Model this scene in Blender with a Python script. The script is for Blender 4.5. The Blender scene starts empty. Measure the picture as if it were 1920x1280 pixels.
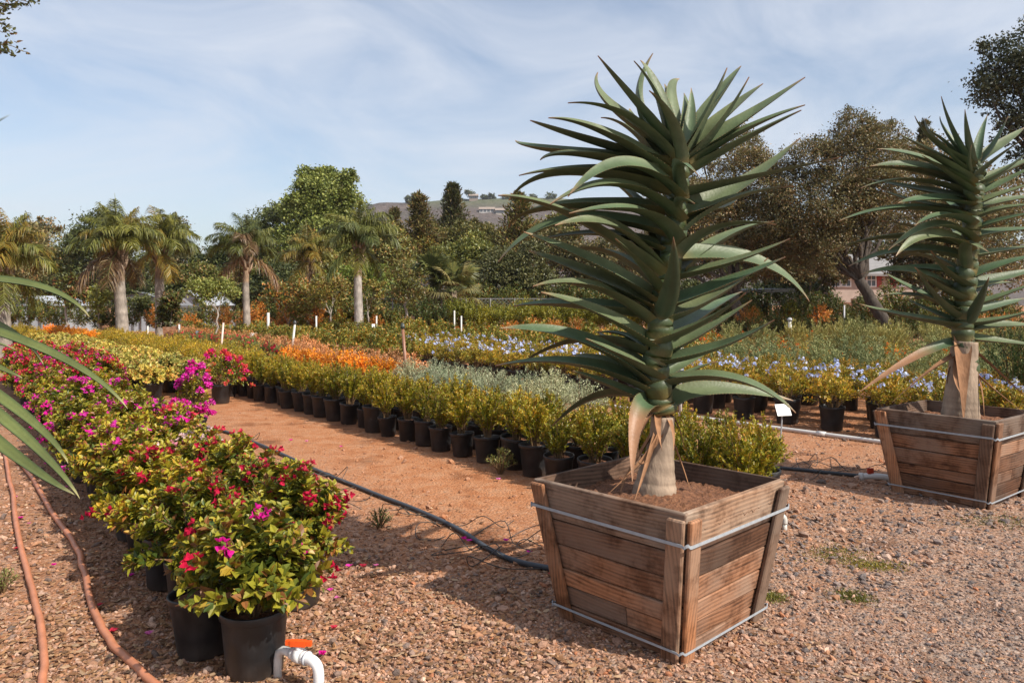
import bpy, bmesh, math, random
import numpy as np
from mathutils import Vector, Matrix

# ------------------------------------------------------------------ camera, sky, sun, exposure
scene = bpy.context.scene
col = scene.collection
F_PX, CX, HZ, CAM_H = 1400.0, 960.0, 565.0, 1.6      # photo focal length (px), centre column, horizon row, eye height (m)
cam_d = bpy.data.cameras.new('camera')
cam_d.sensor_width = 36.0
cam_d.lens = F_PX / 1920.0 * 36.0
cam_d.shift_y = -(640.0 - HZ) / 1920.0
cam_d.clip_start = 0.05
cam_d.clip_end = 4000
cam = bpy.data.objects.new('camera', cam_d)
cam.location = (0, 0, CAM_H)
cam.rotation_euler = (math.radians(90), 0, 0)
col.objects.link(cam)
scene.camera = cam

SUN_EL = math.radians(43)
SUN_H = Vector((0.83, -0.557, 0)).normalized()          # horizontal direction towards the sun
SUN_DIR = Vector((SUN_H.x * math.cos(SUN_EL), SUN_H.y * math.cos(SUN_EL), math.sin(SUN_EL)))
sun_d = bpy.data.lights.new('sun', 'SUN')
sun_d.energy = 4.9
sun_d.angle = math.radians(0.6)
sun_d.color = (1.0, 0.93, 0.82)
sun = bpy.data.objects.new('sun', sun_d)
sun.rotation_euler = SUN_DIR.to_track_quat('Z', 'Y').to_euler()
sun.location = (20, -15, 30)
col.objects.link(sun)

world = bpy.data.worlds.new('World')
scene.world = world
world.use_nodes = True
wn, wl = world.node_tree.nodes, world.node_tree.links
wn.clear()
w_out = wn.new('ShaderNodeOutputWorld')
w_bg = wn.new('ShaderNodeBackground')
w_bg.inputs['Strength'].default_value = 0.13
sky = wn.new('ShaderNodeTexSky')
sky.sky_type = 'NISHITA'
sky.sun_disc = False
sky.sun_elevation = SUN_EL
sky.sun_rotation = math.atan2(SUN_H.x, SUN_H.y)
sky.air_density = 1.0
sky.dust_density = 1.6
sky.ozone_density = 1.0
wtc = wn.new('ShaderNodeTexCoord')
wmap = wn.new('ShaderNodeMapping')
wmap.inputs['Rotation'].default_value = (0.0, math.radians(14), math.radians(20))
wmap.inputs['Scale'].default_value = (1.2, 1.1, 3.4)
wno = wn.new('ShaderNodeTexNoise')
wno.inputs['Scale'].default_value = 2.3
wno.inputs['Detail'].default_value = 7
wno.inputs['Roughness'].default_value = 0.58
wno.inputs['Distortion'].default_value = 0.9
wramp = wn.new('ShaderNodeValToRGB')
wramp.color_ramp.elements[0].position = 0.36
wramp.color_ramp.elements[0].color = (0.22, 0.22, 0.22, 1)
wramp.color_ramp.elements[1].position = 0.70
wramp.color_ramp.elements[1].color = (0.80, 0.80, 0.80, 1)
wmix = wn.new('ShaderNodeMixRGB')
wmix.inputs['Color2'].default_value = (5.0, 5.25, 5.75, 1)      # thin high cloud
wl.new(wtc.outputs['Generated'], wmap.inputs['Vector'])
wl.new(wmap.outputs['Vector'], wno.inputs['Vector'])
wl.new(wno.outputs['Fac'], wramp.inputs['Fac'])
wl.new(wramp.outputs['Color'], wmix.inputs['Fac'])
wl.new(sky.outputs['Color'], wmix.inputs['Color1'])
wl.new(wmix.outputs['Color'], w_bg.inputs['Color'])
wl.new(w_bg.outputs['Background'], w_out.inputs['Surface'])

scene.view_settings.view_transform = 'Standard'
scene.view_settings.look = 'None'
scene.view_settings.gamma = 1.0
scene.view_settings.exposure = 0.33
scene.render.engine = 'CYCLES'
scene.cycles.use_denoising = True
scene.cycles.max_bounces = 6
scene.cycles.diffuse_bounces = 3
scene.cycles.transmission_bounces = 3
scene.cycles.transparent_max_bounces = 4
scene.cycles.caustics_reflective = False
scene.cycles.caustics_refractive = False

# ------------------------------------------------------------------ helpers
def at(x, y, Y):                       # photo pixel + depth (m) -> point
    return np.array(((x - CX) / F_PX * Y, Y, CAM_H - (y - HZ) / F_PX * Y))

U = np.array((-0.63, 0.777)); U /= np.linalg.norm(U)    # the nursery rows run along U
V = np.array((U[1], -U[0]))
def uv(u, v, z=0.0):
    p = U * u + V * v
    return np.array((p[0], p[1], z))
def px_of(p):
    return CX + p[0] / p[1] * F_PX, HZ + (CAM_H - p[2]) / p[1] * F_PX

def tag(o, label=None, cat=None, group=None, kind=None):
    if label: o['label'] = label
    if cat: o['category'] = cat
    if group: o['group'] = group
    if kind: o['kind'] = kind
    return o

def empty(name, loc=(0, 0, 0), rz=0.0, s=1.0):
    o = bpy.data.objects.new(name, None)
    o.empty_display_size = 0.1
    o.location = loc
    o.rotation_euler = (0, 0, rz)
    o.scale = (s, s, s)
    col.objects.link(o)
    return o

def add(name, me, parent=None, loc=None, rot=None, scale=None):
    o = bpy.data.objects.new(name, me)
    if loc is not None: o.location = loc
    if rot is not None: o.rotation_euler = rot
    if scale is not None: o.scale = scale if hasattr(scale, '__len__') else (scale,) * 3
    col.objects.link(o)
    if parent is not None: o.parent = parent
    return o

def mesh_np(name, verts, faces, mat, cols=None, smooth=False):
    """verts (n,3); faces: list of (m,k) index arrays"""
    verts = np.asarray(verts, dtype=np.float32)
    if not isinstance(faces, (list, tuple)): faces = [faces]
    faces = [np.asarray(f, dtype=np.int32) for f in faces if len(f)]
    me = bpy.data.meshes.new(name)
    me.vertices.add(len(verts))
    me.vertices.foreach_set('co', verts.ravel())
    tot = np.concatenate([np.full(len(f), f.shape[1], np.int32) for f in faces])
    loops = np.concatenate([f.ravel() for f in faces])
    me.loops.add(len(loops))
    me.loops.foreach_set('vertex_index', loops)
    me.polygons.add(len(tot))
    starts = np.zeros(len(tot), np.int32)
    starts[1:] = np.cumsum(tot)[:-1]
    me.polygons.foreach_set('loop_start', starts)
    me.polygons.foreach_set('loop_total', tot)
    me.polygons.foreach_set('use_smooth', np.full(len(tot), smooth))
    if cols is not None:
        a = me.color_attributes.new('Col', 'FLOAT_COLOR', 'POINT')
        c = np.ones((len(verts), 4), np.float32)
        c[:, :3] = cols
        a.data.foreach_set('color', c.ravel())
    me.update(calc_edges=True)
    me.validate()
    if mat: me.materials.append(mat)
    return me

def bm_mesh(name, bm, mat, smooth=False):
    me = bpy.data.meshes.new(name)
    for f in bm.faces: f.smooth = smooth
    bm.to_mesh(me); bm.free()
    if mat: me.materials.append(mat)
    return me

class Geo:
    """collects tubes, lathes and boxes for one mesh"""
    def __init__(s): s.v, s.q, s.t, s.c, s.n = [], [], [], [], 0
    def put(s, v, quads=None, tris=None, c=(1, 1, 1)):
        v = np.asarray(v, float)
        if quads is not None and len(quads): s.q.append(np.asarray(quads) + s.n)
        if tris is not None and len(tris): s.t.append(np.asarray(tris) + s.n)
        c = np.asarray(c, float)
        s.c.append(np.tile(c, (len(v), 1)) if c.ndim == 1 else c)
        s.v.append(v); s.n += len(v)
    def tube(s, pts, rad, k=8, c=(1, 1, 1), cap=True):
        pts = np.asarray(pts, float); n = len(pts)
        rad = np.broadcast_to(np.asarray(rad, float), (n,))
        T = np.gradient(pts, axis=0); T /= np.linalg.norm(T, axis=1)[:, None] + 1e-9
        ref = np.array((0, 0, 1.0)) if abs(T[0][2]) < 0.9 else np.array((1.0, 0, 0))
        A = np.zeros_like(T)
        a = np.cross(ref, T[0]); a /= np.linalg.norm(a)
        for i in range(n):
            a = a - T[i] * a.dot(T[i]); a /= np.linalg.norm(a) + 1e-9; A[i] = a
        B = np.cross(T, A)
        th = np.linspace(0, 2 * math.pi, k, endpoint=False)
        ring = (A[:, None, :] * np.cos(th)[None, :, None] + B[:, None, :] * np.sin(th)[None, :, None]) * rad[:, None, None] + pts[:, None, :]
        vv = ring.reshape(-1, 3)
        i, j = np.meshgrid(np.arange(n - 1), np.arange(k), indexing='ij')
        q = np.stack([i * k + j, i * k + (j + 1) % k, (i + 1) * k + (j + 1) % k, (i + 1) * k + j], -1).reshape(-1, 4)
        tr = []
        if cap:
            vv = np.vstack([vv, pts[:1], pts[-1:]])
            e = n * k
            for jj in range(k):
                tr.append((e, (jj + 1) % k, jj)); tr.append((e + 1, (n - 1) * k + jj, (n - 1) * k + (jj + 1) % k))
        cc = np.asarray(c, float)
        if cc.ndim == 2:
            cc = np.repeat(cc, k, axis=0)
            if cap: cc = np.vstack([cc, cc[:1], cc[-1:]])
        s.put(vv, q, tr, cc)
        return s
    def lathe(s, prof, k=24, c=(1, 1, 1), o=(0, 0, 0)):
        prof = np.asarray(prof, float); n = len(prof)
        th = np.linspace(0, 2 * math.pi, k, endpoint=False)
        vv = np.stack([prof[:, 0][:, None] * np.cos(th), prof[:, 0][:, None] * np.sin(th), np.repeat(prof[:, 1][:, None], k, 1)], -1).reshape(-1, 3) + np.asarray(o)
        i, j = np.meshgrid(np.arange(n - 1), np.arange(k), indexing='ij')
        q = np.stack([i * k + j, i * k + (j + 1) % k, (i + 1) * k + (j + 1) % k, (i + 1) * k + j], -1).reshape(-1, 4)
        s.put(vv, q, None, c); return s
    def box(s, lo, hi, c=(1, 1, 1), R=None, o=(0, 0, 0)):
        lo, hi = np.asarray(lo, float), np.asarray(hi, float)
        vv = np.array([[(lo, hi)[a][0], (lo, hi)[b][1], (lo, hi)[d][2]] for a in (0, 1) for b in (0, 1) for d in (0, 1)])
        if R is not None: vv = vv @ np.asarray(R).T
        s.put(vv + np.asarray(o), [(0, 1, 3, 2), (4, 6, 7, 5), (0, 4, 5, 1), (2, 3, 7, 6), (0, 2, 6, 4), (1, 5, 7, 3)], None, c); return s
    def mesh(s, name, mat, smooth=False):
        f = []
        if s.q: f.append(np.vstack(s.q))
        if s.t: f.append(np.vstack(s.t))
        return mesh_np(name, np.vstack(s.v), f, mat, np.vstack(s.c), smooth)

def rotz(a): c, s = math.cos(a), math.sin(a); return np.array(((c, -s, 0), (s, c, 0), (0, 0, 1)))
def unit(a): return a / (np.linalg.norm(a, axis=-1, keepdims=True) + 1e-9)

# ------------------------------------------------------------------ materials
def new_mat(name):
    m = bpy.data.materials.new(name); m.use_nodes = True
    n, l = m.node_tree.nodes, m.node_tree.links
    return m, n, l, n['Principled BSDF']
def node(n, t, **kw):
    x = n.new(t)
    for k, v in kw.items():
        if k in x.inputs: x.inputs[k].default_value = v
        else: setattr(x, k, v)
    return x
def ramp(n, stops):
    r = n.new('ShaderNodeValToRGB'); e = r.color_ramp.elements
    while len(e) > 1: e.remove(e[-1])
    for i, (p, c) in enumerate(stops):
        x = e[0] if i == 0 else e.new(p)
        x.position = p; x.color = (*c, 1) if len(c) == 3 else c
    return r

def leaf_mat(name, trans=0.28, rough=0.45, spec=0.35, vary=1.0):
    m, n, l, b = new_mat(name)
    a = node(n, 'ShaderNodeVertexColor', layer_name='Col')
    b.inputs['Roughness'].default_value = rough
    b.inputs['Specular IOR Level'].default_value = spec
    oi = n.new('ShaderNodeObjectInfo')                  # plants of a kind differ a little in colour
    vr = ramp(n, [(0.0, (0.72, 0.78, 0.80)), (0.5, (1.0, 1.0, 1.0)), (1.0, (1.26, 1.16, 1.0))]); l.new(oi.outputs['Random'], vr.inputs['Fac'])
    mu = node(n, 'ShaderNodeMixRGB', blend_type='MULTIPLY', Fac=vary); l.new(a.outputs['Color'], mu.inputs['Color1']); l.new(vr.outputs['Color'], mu.inputs['Color2'])
    l.new(mu.outputs[0], b.inputs['Base Color'])
    t = n.new('ShaderNodeBsdfTranslucent')
    l.new(mu.outputs[0], t.inputs['Color'])
    mx = node(n, 'ShaderNodeMixShader', Fac=trans)
    l.new(b.outputs[0], mx.inputs[1]); l.new(t.outputs[0], mx.inputs[2])
    l.new(mx.outputs[0], n['Material Output'].inputs['Surface'])
    return m
M = {}
M['leaf'] = leaf_mat('leaf', 0.22, 0.42, 0.4)
M['petal'] = leaf_mat('petal', 0.35, 0.6, 0.2, 0.3)
M['dull_leaf'] = leaf_mat('dull_leaf', 0.15, 0.65, 0.2)

def col_mat(name, rough=0.7, spec=0.3, nscale=20, namt=0.35, bump=0.2, bscale=60, stretch=(1, 1, 1)):
    """vertex colour times noise, with fine relief"""
    m, n, l, b = new_mat(name)
    a = node(n, 'ShaderNodeVertexColor', layer_name='Col')
    tc = n.new('ShaderNodeTexCoord')
    mp = n.new('ShaderNodeMapping'); mp.inputs['Scale'].default_value = stretch
    l.new(tc.outputs['Object'], mp.inputs['Vector'])
    no = node(n, 'ShaderNodeTexNoise', Scale=nscale, Detail=5.0)
    l.new(mp.outputs[0], no.inputs['Vector'])
    r = ramp(n, [(0.25, (1 - namt,) * 3), (0.75, (1 + namt,) * 3)])
    l.new(no.outputs['Fac'], r.inputs['Fac'])
    mx = node(n, 'ShaderNodeMixRGB', blend_type='MULTIPLY', Fac=1.0)
    l.new(a.outputs['Color'], mx.inputs['Color1']); l.new(r.outputs['Color'], mx.inputs['Color2'])
    l.new(mx.outputs[0], b.inputs['Base Color'])
    n2 = node(n, 'ShaderNodeTexNoise', Scale=bscale, Detail=4.0)
    l.new(mp.outputs[0], n2.inputs['Vector'])
    bp = node(n, 'ShaderNodeBump', Strength=bump, Distance=0.02)
    l.new(n2.outputs['Fac'], bp.inputs['Height']); l.new(bp.outputs[0], b.inputs['Normal'])
    b.inputs['Roughness'].default_value = rough
    b.inputs['Specular IOR Level'].default_value = spec
    return m
M['bark'] = col_mat('bark', 0.9, 0.15, 14, 0.4, 0.7, 25, (1, 1, 0.35))
M['stem'] = col_mat('stem', 0.85, 0.2, 30, 0.3, 0.2, 60)
M['aloe'] = col_mat('aloe', 0.48, 0.38, 11, 0.24, 0.12, 70)
M['dry'] = col_mat('dry_leaf', 0.75, 0.2, 25, 0.3, 0.35, 40, (1, 1, 0.3))
M['plain'] = col_mat('painted', 0.55, 0.35, 8, 0.12, 0.04, 40)
M['pvc'] = col_mat('pvc', 0.38, 0.45, 6, 0.10, 0.02, 40)
M['rubber'] = col_mat('rubber', 0.5, 0.4, 10, 0.2, 0.08, 60)
M['stone'] = col_mat('stone', 0.9, 0.2, 60, 0.25, 0.3, 150)
M['metal'] = col_mat('galvanised', 0.38, 0.5, 30, 0.15, 0.05, 60)
M['wall'] = col_mat('stucco', 0.9, 0.15, 3, 0.12, 0.15, 30)

def pot_material():
    m, n, l, b = new_mat('black_plastic')
    tc = n.new('ShaderNodeTexCoord'); oi = n.new('ShaderNodeObjectInfo')
    mp = n.new('ShaderNodeMapping'); l.new(tc.outputs['Object'], mp.inputs['Vector'])
    cmb = n.new('ShaderNodeCombineXYZ')
    mul = node(n, 'ShaderNodeMath', operation='MULTIPLY'); mul.inputs[1].default_value = 37.0
    l.new(oi.outputs['Random'], mul.inputs[0]); l.new(mul.outputs[0], cmb.inputs['X']); l.new(cmb.outputs[0], mp.inputs['Location'])
    no = node(n, 'ShaderNodeTexNoise', Scale=9.0, Detail=6.0, Roughness=0.65); l.new(mp.outputs[0], no.inputs['Vector'])
    r = ramp(n, [(0.42, (0.010, 0.011, 0.013)), (0.64, (0.026, 0.027, 0.030)), (0.80, (0.11, 0.10, 0.09))])
    l.new(no.outputs['Fac'], r.inputs['Fac'])
    # splashed soil low down on the wall of the pot
    sp = n.new('ShaderNodeSeparateXYZ'); l.new(tc.outputs['Object'], sp.inputs[0])
    mr = node(n, 'ShaderNodeMapRange'); mr.inputs['From Min'].default_value = 0.10; mr.inputs['From Max'].default_value = 0.0
    mr.inputs['To Min'].default_value = 0.0; mr.inputs['To Max'].default_value = 0.35
    l.new(sp.outputs['Z'], mr.inputs['Value'])
    m2 = node(n, 'ShaderNodeMath', operation='MULTIPLY'); l.new(mr.outputs[0], m2.inputs[0]); l.new(no.outputs['Fac'], m2.inputs[1])
    mx = node(n, 'ShaderNodeMixRGB'); mx.inputs['Color2'].default_value = (0.22, 0.14, 0.09, 1)
    l.new(m2.outputs[0], mx.inputs['Fac']); l.new(r.outputs['Color'], mx.inputs['Color1'])
    l.new(mx.outputs[0], b.inputs['Base Color'])
    rr = ramp(n, [(0.3, (0.34,) * 3), (0.75, (0.7,) * 3)]); l.new(no.outputs['Fac'], rr.inputs['Fac']); l.new(rr.outputs['Color'], b.inputs['Roughness'])
    return m
M['pot'] = pot_material()

def soil_material():
    m, n, l, b = new_mat('soil')
    tc = n.new('ShaderNodeTexCoord')
    no = node(n, 'ShaderNodeTexNoise', Scale=45.0, Detail=6.0, Roughness=0.7); l.new(tc.outputs['Object'], no.inputs['Vector'])
    r = ramp(n, [(0.3, (0.08, 0.034, 0.017)), (0.52, (0.25, 0.105, 0.05)), (0.72, (0.42, 0.2, 0.10))])
    l.new(no.outputs['Fac'], r.inputs['Fac']); l.new(r.outputs['Color'], b.inputs['Base Color'])
    bp = node(n, 'ShaderNodeBump', Strength=1.0, Distance=0.03); l.new(no.outputs['Fac'], bp.inputs['Height']); l.new(bp.outputs[0], b.inputs['Normal'])
    b.inputs['Roughness'].default_value = 0.95
    return m
M['soil'] = soil_material()

def wood_material(name, warm, grey, dark, upright=False):
    m, n, l, b = new_mat(name)
    tc = n.new('ShaderNodeTexCoord'); oi = n.new('ShaderNodeObjectInfo')
    mp = n.new('ShaderNodeMapping'); l.new(tc.outputs['Object'], mp.inputs['Vector'])
    mp.inputs['Scale'].default_value = (1.0, 1.0, 1.0)
    cmb = n.new('ShaderNodeCombineXYZ')
    mul = node(n, 'ShaderNodeMath', operation='MULTIPLY'); mul.inputs[1].default_value = 53.0
    l.new(oi.outputs['Random'], mul.inputs[0])
    for k in 'XYZ': l.new(mul.outputs[0], cmb.inputs[k])
    l.new(cmb.outputs[0], mp.inputs['Location'])
    st = n.new('ShaderNodeMapping'); st.inputs['Scale'].default_value = (52, 52, 1.1) if upright else (1.1, 52, 52); l.new(mp.outputs[0], st.inputs['Vector'])
    warp = node(n, 'ShaderNodeTexNoise', Scale=1.3, Detail=1.0); l.new(mp.outputs[0], warp.inputs['Vector'])
    addv = node(n, 'ShaderNodeVectorMath', operation='MULTIPLY_ADD')
    l.new(warp.outputs['Color'], addv.inputs[0]); addv.inputs[1].default_value = (7, 7, 0.3) if upright else (0.3, 6.0, 6.0); l.new(st.outputs[0], addv.inputs[2])
    grain = node(n, 'ShaderNodeTexNoise', Scale=1.6, Detail=6.0, Roughness=0.62); l.new(addv.outputs[0], grain.inputs['Vector'])
    wv = node(n, 'ShaderNodeTexWave', Scale=0.30, Distortion=2.5, Detail=2.0, bands_direction='X' if upright else 'Z'); l.new(addv.outputs[0], wv.inputs['Vector'])
    mg = node(n, 'ShaderNodeMixRGB', blend_type='MIX', Fac=0.22); l.new(grain.outputs['Fac'], mg.inputs['Color1']); l.new(wv.outputs['Fac'], mg.inputs['Color2'])
    r = ramp(n, [(0.24, dark), (0.40, tuple(c * 0.78 for c in warm)), (0.54, tuple(c * 1.12 for c in warm)), (0.66, tuple(c * 1.35 for c in warm)), (0.85, tuple(c * 0.6 for c in warm))])
    l.new(mg.outputs[0], r.inputs['Fac'])
    # weathering to grey in patches
    big = node(n, 'ShaderNodeTexNoise', Scale=3.0, Detail=4.0); l.new(mp.outputs[0], big.inputs['Vector'])
    br = ramp(n, [(0.40, (0, 0, 0)), (0.66, (0.85,) * 3)]); l.new(big.outputs['Fac'], br.inputs['Fac'])
    mx = node(n, 'ShaderNodeMixRGB'); mx.inputs['Color2'].default_value = (*grey, 1)
    l.new(br.outputs['Color'], mx.inputs['Fac']); l.new(r.outputs['Color'], mx.inputs['Color1'])
    # board to board difference
    vr = ramp(n, [(0.0, (0.42, 0.38, 0.36)), (0.35, (0.72, 0.68, 0.66)), (0.65, (1.05, 1.0, 0.96)), (1.0, (1.55, 1.42, 1.28))]); l.new(oi.outputs['Random'], vr.inputs['Fac'])
    mu = node(n, 'ShaderNodeMixRGB', blend_type='MULTIPLY', Fac=1.0); l.new(mx.outputs[0], mu.inputs['Color1']); l.new(vr.outputs['Color'], mu.inputs['Color2'])
    # knots
    vo = node(n, 'ShaderNodeTexVoronoi', Scale=1.0); vs = n.new('ShaderNodeMapping'); vs.inputs['Scale'].default_value = (7.0, 0.5, 2.6) if upright else (3.0, 0.5, 7.0); l.new(mp.outputs[0], vs.inputs['Vector']); l.new(vs.outputs[0], vo.inputs['Vector'])
    kr = ramp(n, [(0.05, (0.25, 0.2, 0.18)), (0.13, (1, 1, 1))]); l.new(vo.outputs['Distance'], kr.inputs['Fac'])
    mk = node(n, 'ShaderNodeMixRGB', blend_type='MULTIPLY', Fac=0.8); l.new(mu.outputs[0], mk.inputs['Color1']); l.new(kr.outputs['Color'], mk.inputs['Color2'])
    # water stains and dark streaks
    sn = node(n, 'ShaderNodeTexNoise', Scale=6.0, Detail=6.0, Roughness=0.7); l.new(mp.outputs[0], sn.inputs['Vector'])
    sr = ramp(n, [(0.36, (0.42, 0.38, 0.36)), (0.5, (1, 1, 1)), (0.7, (1.18, 1.14, 1.1))]); l.new(sn.outputs['Fac'], sr.inputs['Fac'])
    ms = node(n, 'ShaderNodeMixRGB', blend_type='MULTIPLY', Fac=0.85); l.new(mk.outputs[0], ms.inputs['Color1']); l.new(sr.outputs['Color'], ms.inputs['Color2'])
    l.new(ms.outputs[0], b.inputs['Base Color'])
    bp = node(n, 'ShaderNodeBump', Strength=0.55, Distance=0.006); l.new(mg.outputs[0], bp.inputs['Height']); l.new(bp.outputs[0], b.inputs['Normal'])
    b.inputs['Roughness'].default_value = 0.8
    b.inputs['Specular IOR Level'].default_value = 0.25
    return m
M['wood'] = wood_material('redwood', (0.225, 0.112, 0.062), (0.205, 0.15, 0.118), (0.055, 0.026, 0.016))
M['wood_grey'] = wood_material('batten_brown', (0.21, 0.12, 0.075), (0.21, 0.16, 0.125), (0.05, 0.027, 0.018), True)
M['wood_up'] = wood_material('batten_redwood', (0.26, 0.12, 0.058), (0.24, 0.165, 0.12), (0.05, 0.022, 0.013), True)
M['wood_rim'] = wood_material('sun_bleached_wood', (0.205, 0.13, 0.088), (0.23, 0.195, 0.165), (0.06, 0.037, 0.027))

# ------------------------------------------------------------------ the ground
def ground_material():
    m, n, l, b = new_mat('ground')
    geo = n.new('ShaderNodeNewGeometry')
    P = geo.outputs['Position']
    dv = node(n, 'ShaderNodeVectorMath', operation='DOT_PRODUCT'); l.new(P, dv.inputs[0]); dv.inputs[1].default_value = (V[0], V[1], 0)
    du = node(n, 'ShaderNodeVectorMath', operation='DOT_PRODUCT'); l.new(P, du.inputs[0]); du.inputs[1].default_value = (U[0], U[1], 0)
    big = node(n, 'ShaderNodeTexNoise', Scale=0.9, Detail=5.0, Roughness=0.6); l.new(P, big.inputs['Vector'])
    mid = node(n, 'ShaderNodeTexNoise', Scale=5.0, Detail=9.0, Roughness=0.75); l.new(P, mid.inputs['Vector'])
    fine = node(n, 'ShaderNodeTexNoise', Scale=120.0, Detail=4.0, Roughness=0.7); l.new(P, fine.inputs['Vector'])
    vor = node(n, 'ShaderNodeTexVoronoi', Scale=46.0); l.new(P, vor.inputs['Vector'])
    vor2 = node(n, 'ShaderNodeTexVoronoi', Scale=90.0); l.new(P, vor2.inputs['Vector'])
    # orange packed dirt
    dirt = ramp(n, [(0.28, (0.28, 0.10, 0.04)), (0.48, (0.45, 0.185, 0.078)), (0.66, (0.56, 0.28, 0.14))]); l.new(mid.outputs['Fac'], dirt.inputs['Fac'])
    # fine gravel: a tone per stone
    sepc = n.new('ShaderNodeSeparateColor'); l.new(vor.outputs['Color'], sepc.inputs[0])
    grav = ramp(n, [(0.0, (0.20, 0.105, 0.062)), (0.3, (0.34, 0.17, 0.095)), (0.55, (0.42, 0.24, 0.15)), (0.8, (0.23, 0.155, 0.12)), (1.0, (0.48, 0.32, 0.23))]); l.new(sepc.outputs[0], grav.inputs['Fac'])
    # how much gravel: more outside the walked path (v 3.1 .. 4.3)
    wob = node(n, 'ShaderNodeMath', operation='MULTIPLY_ADD'); l.new(big.outputs['Fac'], wob.inputs[0]); wob.inputs[1].default_value = 1.6; l.new(dv.outputs['Value'], wob.inputs[2])
    path = ramp(n, [(0.0, (0.75,) * 3), (0.30, (0.72,) * 3), (0.40, (0.22,) * 3), (0.47, (0.18,) * 3), (0.58, (0.7,) * 3), (1.0, (0.35,) * 3)])
    mr = node(n, 'ShaderNodeMapRange'); mr.inputs['From Min'].default_value = 0.0; mr.inputs['From Max'].default_value = 10.6
    l.new(wob.outputs[0], mr.inputs['Value']); l.new(mr.outputs[0], path.inputs['Fac'])
    # near the planters (small u) it is all gravel
    ur = node(n, 'ShaderNodeMapRange'); ur.inputs['From Min'].default_value = 5.2; ur.inputs['From Max'].default_value = 3.2
    ur.inputs['To Min'].default_value = 0.0; ur.inputs['To Max'].default_value = 0.85; l.new(du.outputs['Value'], ur.inputs['Value'])
    mxm = node(n, 'ShaderNodeMath', operation='MAXIMUM'); l.new(path.outputs['Color'], mxm.inputs[0]); l.new(ur.outputs[0], mxm.inputs[1])
    msk = node(n, 'ShaderNodeMath', operation='MULTIPLY_ADD'); l.new(mid.outputs['Fac'], msk.inputs[0]); msk.inputs[1].default_value = 1.4; msk.inputs[2].default_value = -0.7
    ad = node(n, 'ShaderNodeMath', operation='ADD', use_clamp=True); l.new(mxm.outputs[0], ad.inputs[0]); l.new(msk.outputs[0], ad.inputs[1])
    yr = node(n, 'ShaderNodeMapRange'); yr.inputs['From Min'].default_value = 3.0; yr.inputs['From Max'].default_value = 1.2; l.new(du.outputs['Value'], yr.inputs['Value'])
    gy = ramp(n, [(0.0, (0.13, 0.10, 0.085)), (0.3, (0.27, 0.19, 0.14)), (0.55, (0.35, 0.265, 0.21)), (0.8, (0.18, 0.16, 0.148)), (1.0, (0.42, 0.34, 0.285))]); l.new(sepc.outputs[0], gy.inputs['Fac'])
    gm = node(n, 'ShaderNodeMixRGB'); l.new(yr.outputs[0], gm.inputs['Fac']); l.new(grav.outputs['Color'], gm.inputs['Color1']); l.new(gy.outputs['Color'], gm.inputs['Color2'])
    mx = node(n, 'ShaderNodeMixRGB'); l.new(ad.outputs[0], mx.inputs['Fac']); l.new(dirt.outputs['Color'], mx.inputs['Color1']); l.new(gm.outputs[0], mx.inputs['Color2'])
    fr = ramp(n, [(0.3, (0.72,) * 3), (0.7, (1.22,) * 3)]); l.new(fine.outputs['Fac'], fr.inputs['Fac'])
    mu = node(n, 'ShaderNodeMixRGB', blend_type='MULTIPLY', Fac=1.0); l.new(mx.outputs[0], mu.inputs['Color1']); l.new(fr.outputs['Color'], mu.inputs['Color2'])
    # damp stains
    st = node(n, 'ShaderNodeTexNoise', Scale=1.7, Detail=3.0); l.new(P, st.inputs['Vector'])
    sr = ramp(n, [(0.30, (0.55, 0.5, 0.48)), (0.42, (1, 1, 1))]); l.new(st.outputs['Fac'], sr.inputs['Fac'])
    m3 = node(n, 'ShaderNodeMixRGB', blend_type='MULTIPLY', Fac=1.0); l.new(mu.outputs[0], m3.inputs['Color1']); l.new(sr.outputs['Color'], m3.inputs['Color2'])
    l.new(m3.outputs[0], b.inputs['Base Color'])
    h1 = node(n, 'ShaderNodeMath', operation='MULTIPLY'); l.new(vor.outputs['Distance'], h1.inputs[0]); h1.inputs[1].default_value = -1.0
    h2 = node(n, 'ShaderNodeMath', operation='MULTIPLY_ADD'); l.new(vor2.outputs['Distance'], h2.inputs[0]); h2.inputs[1].default_value = -0.5; l.new(h1.outputs[0], h2.inputs[2])
    h3 = node(n, 'ShaderNodeMath', operation='MULTIPLY_ADD'); l.new(mid.outputs['Fac'], h3.inputs[0]); h3.inputs[1].default_value = 1.2; l.new(h2.outputs[0], h3.inputs[2])
    bp = node(n, 'ShaderNodeBump', Strength=0.9, Distance=0.012); l.new(h3.outputs[0], bp.inputs['Height']); l.new(bp.outputs[0], b.inputs['Normal'])
    b.inputs['Roughness'].default_value = 0.95
    b.inputs['Specular IOR Level'].default_value = 0.15
    return m
M['ground'] = ground_material()
gs = 3000.0
tag(add('ground', mesh_np('ground', [(-gs, -200, 0), (gs, -200, 0), (gs, gs, 0), (-gs, gs, 0)], np.array([[0, 1, 2, 3]]), M['ground'])), kind='structure')

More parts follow.
